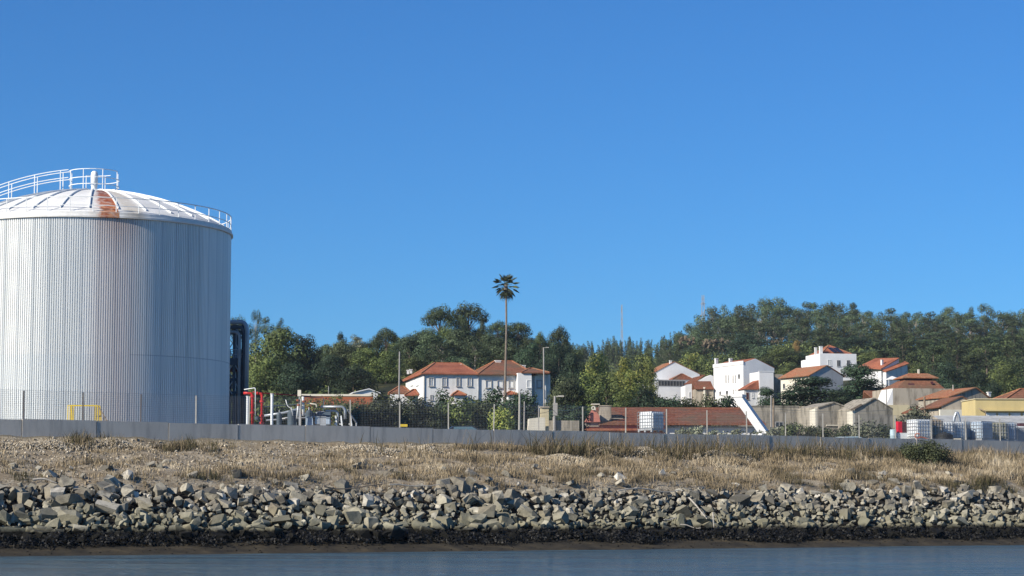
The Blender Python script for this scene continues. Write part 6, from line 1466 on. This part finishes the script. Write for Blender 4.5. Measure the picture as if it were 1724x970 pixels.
# the palm
Dq = 338; kx, kz = ray(852, 482); px_, pz = kx * Dq, ZC + kz * Dq; gz_ = ground_z(px_, Dq)
pm_ = empty('palm_tree', (px_, Dq, gz_), 0, 'very tall slender palm with a small tufted crown in front of the white house', 'palm')
Hp = pz - gz_; m_ = Dq / F
b = MB(); b.tube([(-.15, 0, -1), (-.1, 0, Hp * .3), (.06, 0, Hp * .65), (0, 0, Hp)], [.24, .19, .15, .17], 10); b.build('trunk', M['palm_bark'], pm_)
b = MB(); b.tube([(0, 0, Hp - 1.2), (0, 0, Hp - .6), (0, 0, Hp + .3)], [.17, .34, .24], 10); b.build('crown_shaft', M['palm_bark'], pm_)
pl_ = leafmat('palm_fronds', '#2a3520', '#43502e', '#7a7c50'); rr_ = random.Random(4)
for i in range(34):
    az = i * 2.399; el = lerp(1.45, -1.4, i / 33); Lf = rr_.uniform(1.3, 1.75); b = MB()
    d = Vector((math.cos(az) * math.cos(el), math.sin(az) * math.cos(el), math.sin(el))); o0 = Vector((0, 0, Hp)); st_ = o0 + d * .95 * Lf / 1.3
    b.tube([o0, o0 + d * .35, st_], .025, 4)
    side = d.cross(Vector((0, 0, 1))); side = side.normalized() if side.length > .1 else Vector((1, 0, 0)); upv = side.cross(d).normalized()
    for k in range(11):
        a = lerp(-1.25, 1.25, k / 10); dd = (d * math.cos(a) + side * math.sin(a)).normalized(); L_ = .78 * Lf * (1 - .25 * abs(a) / 1.25)
        tip = st_ + dd * L_ - Vector((0, 0, .22 * L_)); mid = st_ + dd * L_ * .5 + upv * .04; wv_ = dd.cross(upv).normalized() * .055
        b.mesh([st_ - wv_ * .3, st_ + wv_ * .3, mid + wv_, tip, mid - wv_], [(0, 1, 2, 3, 4)])
    o = b.build('frond', pl_, pm_)
    at_me = o.data.attributes.new('tone', 'FLOAT', 'FACE'); at_me.data.foreach_set('value', np.full(len(o.data.polygons), rr_.uniform(.1, .9) if el > -.6 else rr_.uniform(.5, 1), np.float32))
# rock cuttings on the hillside
rc = plaster('ochre_rock_cutting', (.17, .135, .09), (.07, .06, .04), .9, .5)
for k, (px, py, D, wpx, hpx) in enumerate([(1157, 573, 655, 24, 10), (1193, 577, 650, 26, 12), (1222, 578, 650, 26, 14), (1275, 572, 655, 18, 9), (1308, 573, 660, 22, 7)]):
    p = W(px, py, D); m_ = D / F; r = np.random.default_rng(k); n = 26
    V_, Fs_, off = [], [], 0
    P = np.stack([r.uniform(-.5, .5, n) * wpx * m_ + p.x, r.uniform(-2, 2, n) + p.y, r.uniform(-.75, .4, n) * hpx * m_ + p.z], 1); s_ = r.uniform(.12, .34, (n, 1)) * np.array([[1.5, .9, .9]]) * hpx * m_ * 1.1
    o = scatter('rock_cutting', variants, P, s_, rotmats(n, r), r.uniform(0, 1, n), rc, 'bare ochre rock face exposed in the wooded hillside'); o['kind'] = 'structure'
tree('yellow_green_tree', 1342, 571, 615, 17, 'small ochre coloured tree glowing among the dark pines left of the white villa', leaf='ochre')
# shrub cover of the hillsides: one mass
cl = []; n = 0; r = np.random.default_rng(77)
while n < 3000:
    D = r.uniform(300, 980); px = r.uniform(330, 1900); x = ray(px, 600)[0] * D
    s, t = st_of(x, D)
    if D < 420 and px > 1100: continue
    if D < 395 and 640 < px < 940: continue
    if 430 < D < 590 and 1080 < px < 1500: continue
    q = r.uniform(1.2, 2.6) * (1 if D < 600 else 1.4); z = ground_z(x, D)
    cl.append((x, D, z + q * .35, q * 1.2, q * 1.2, q * .9, r.uniform(.1, .7))); n += 1
V, Fq, T = leafcloud(cl, .6, .75, r, .6, .72)
tag(np_mesh('undergrowth', V, Fq, LM['oak'], T), 'dense dark green scrub covering the hillsides under the trees', kind='stuff')

# ------------------------------------------------------------------ haze
hz = bpy.data.materials.new('haze'); hz.use_nodes = True; hn = hz.node_tree.nodes; hn.remove(hn['Principled BSDF'])
pv = hn.new('ShaderNodeVolumePrincipled'); pv.inputs['Color'].default_value = (.78, .86, .95, 1); pv.inputs['Density'].default_value = .00007
hz.node_tree.links.new(pv.outputs[0], hn['Material Output'].inputs['Volume'])
ob = quick('haze', hz, None, 'box', -1900, 3100, -1700, 5900, -9, 150); tag(ob, kind='stuff')
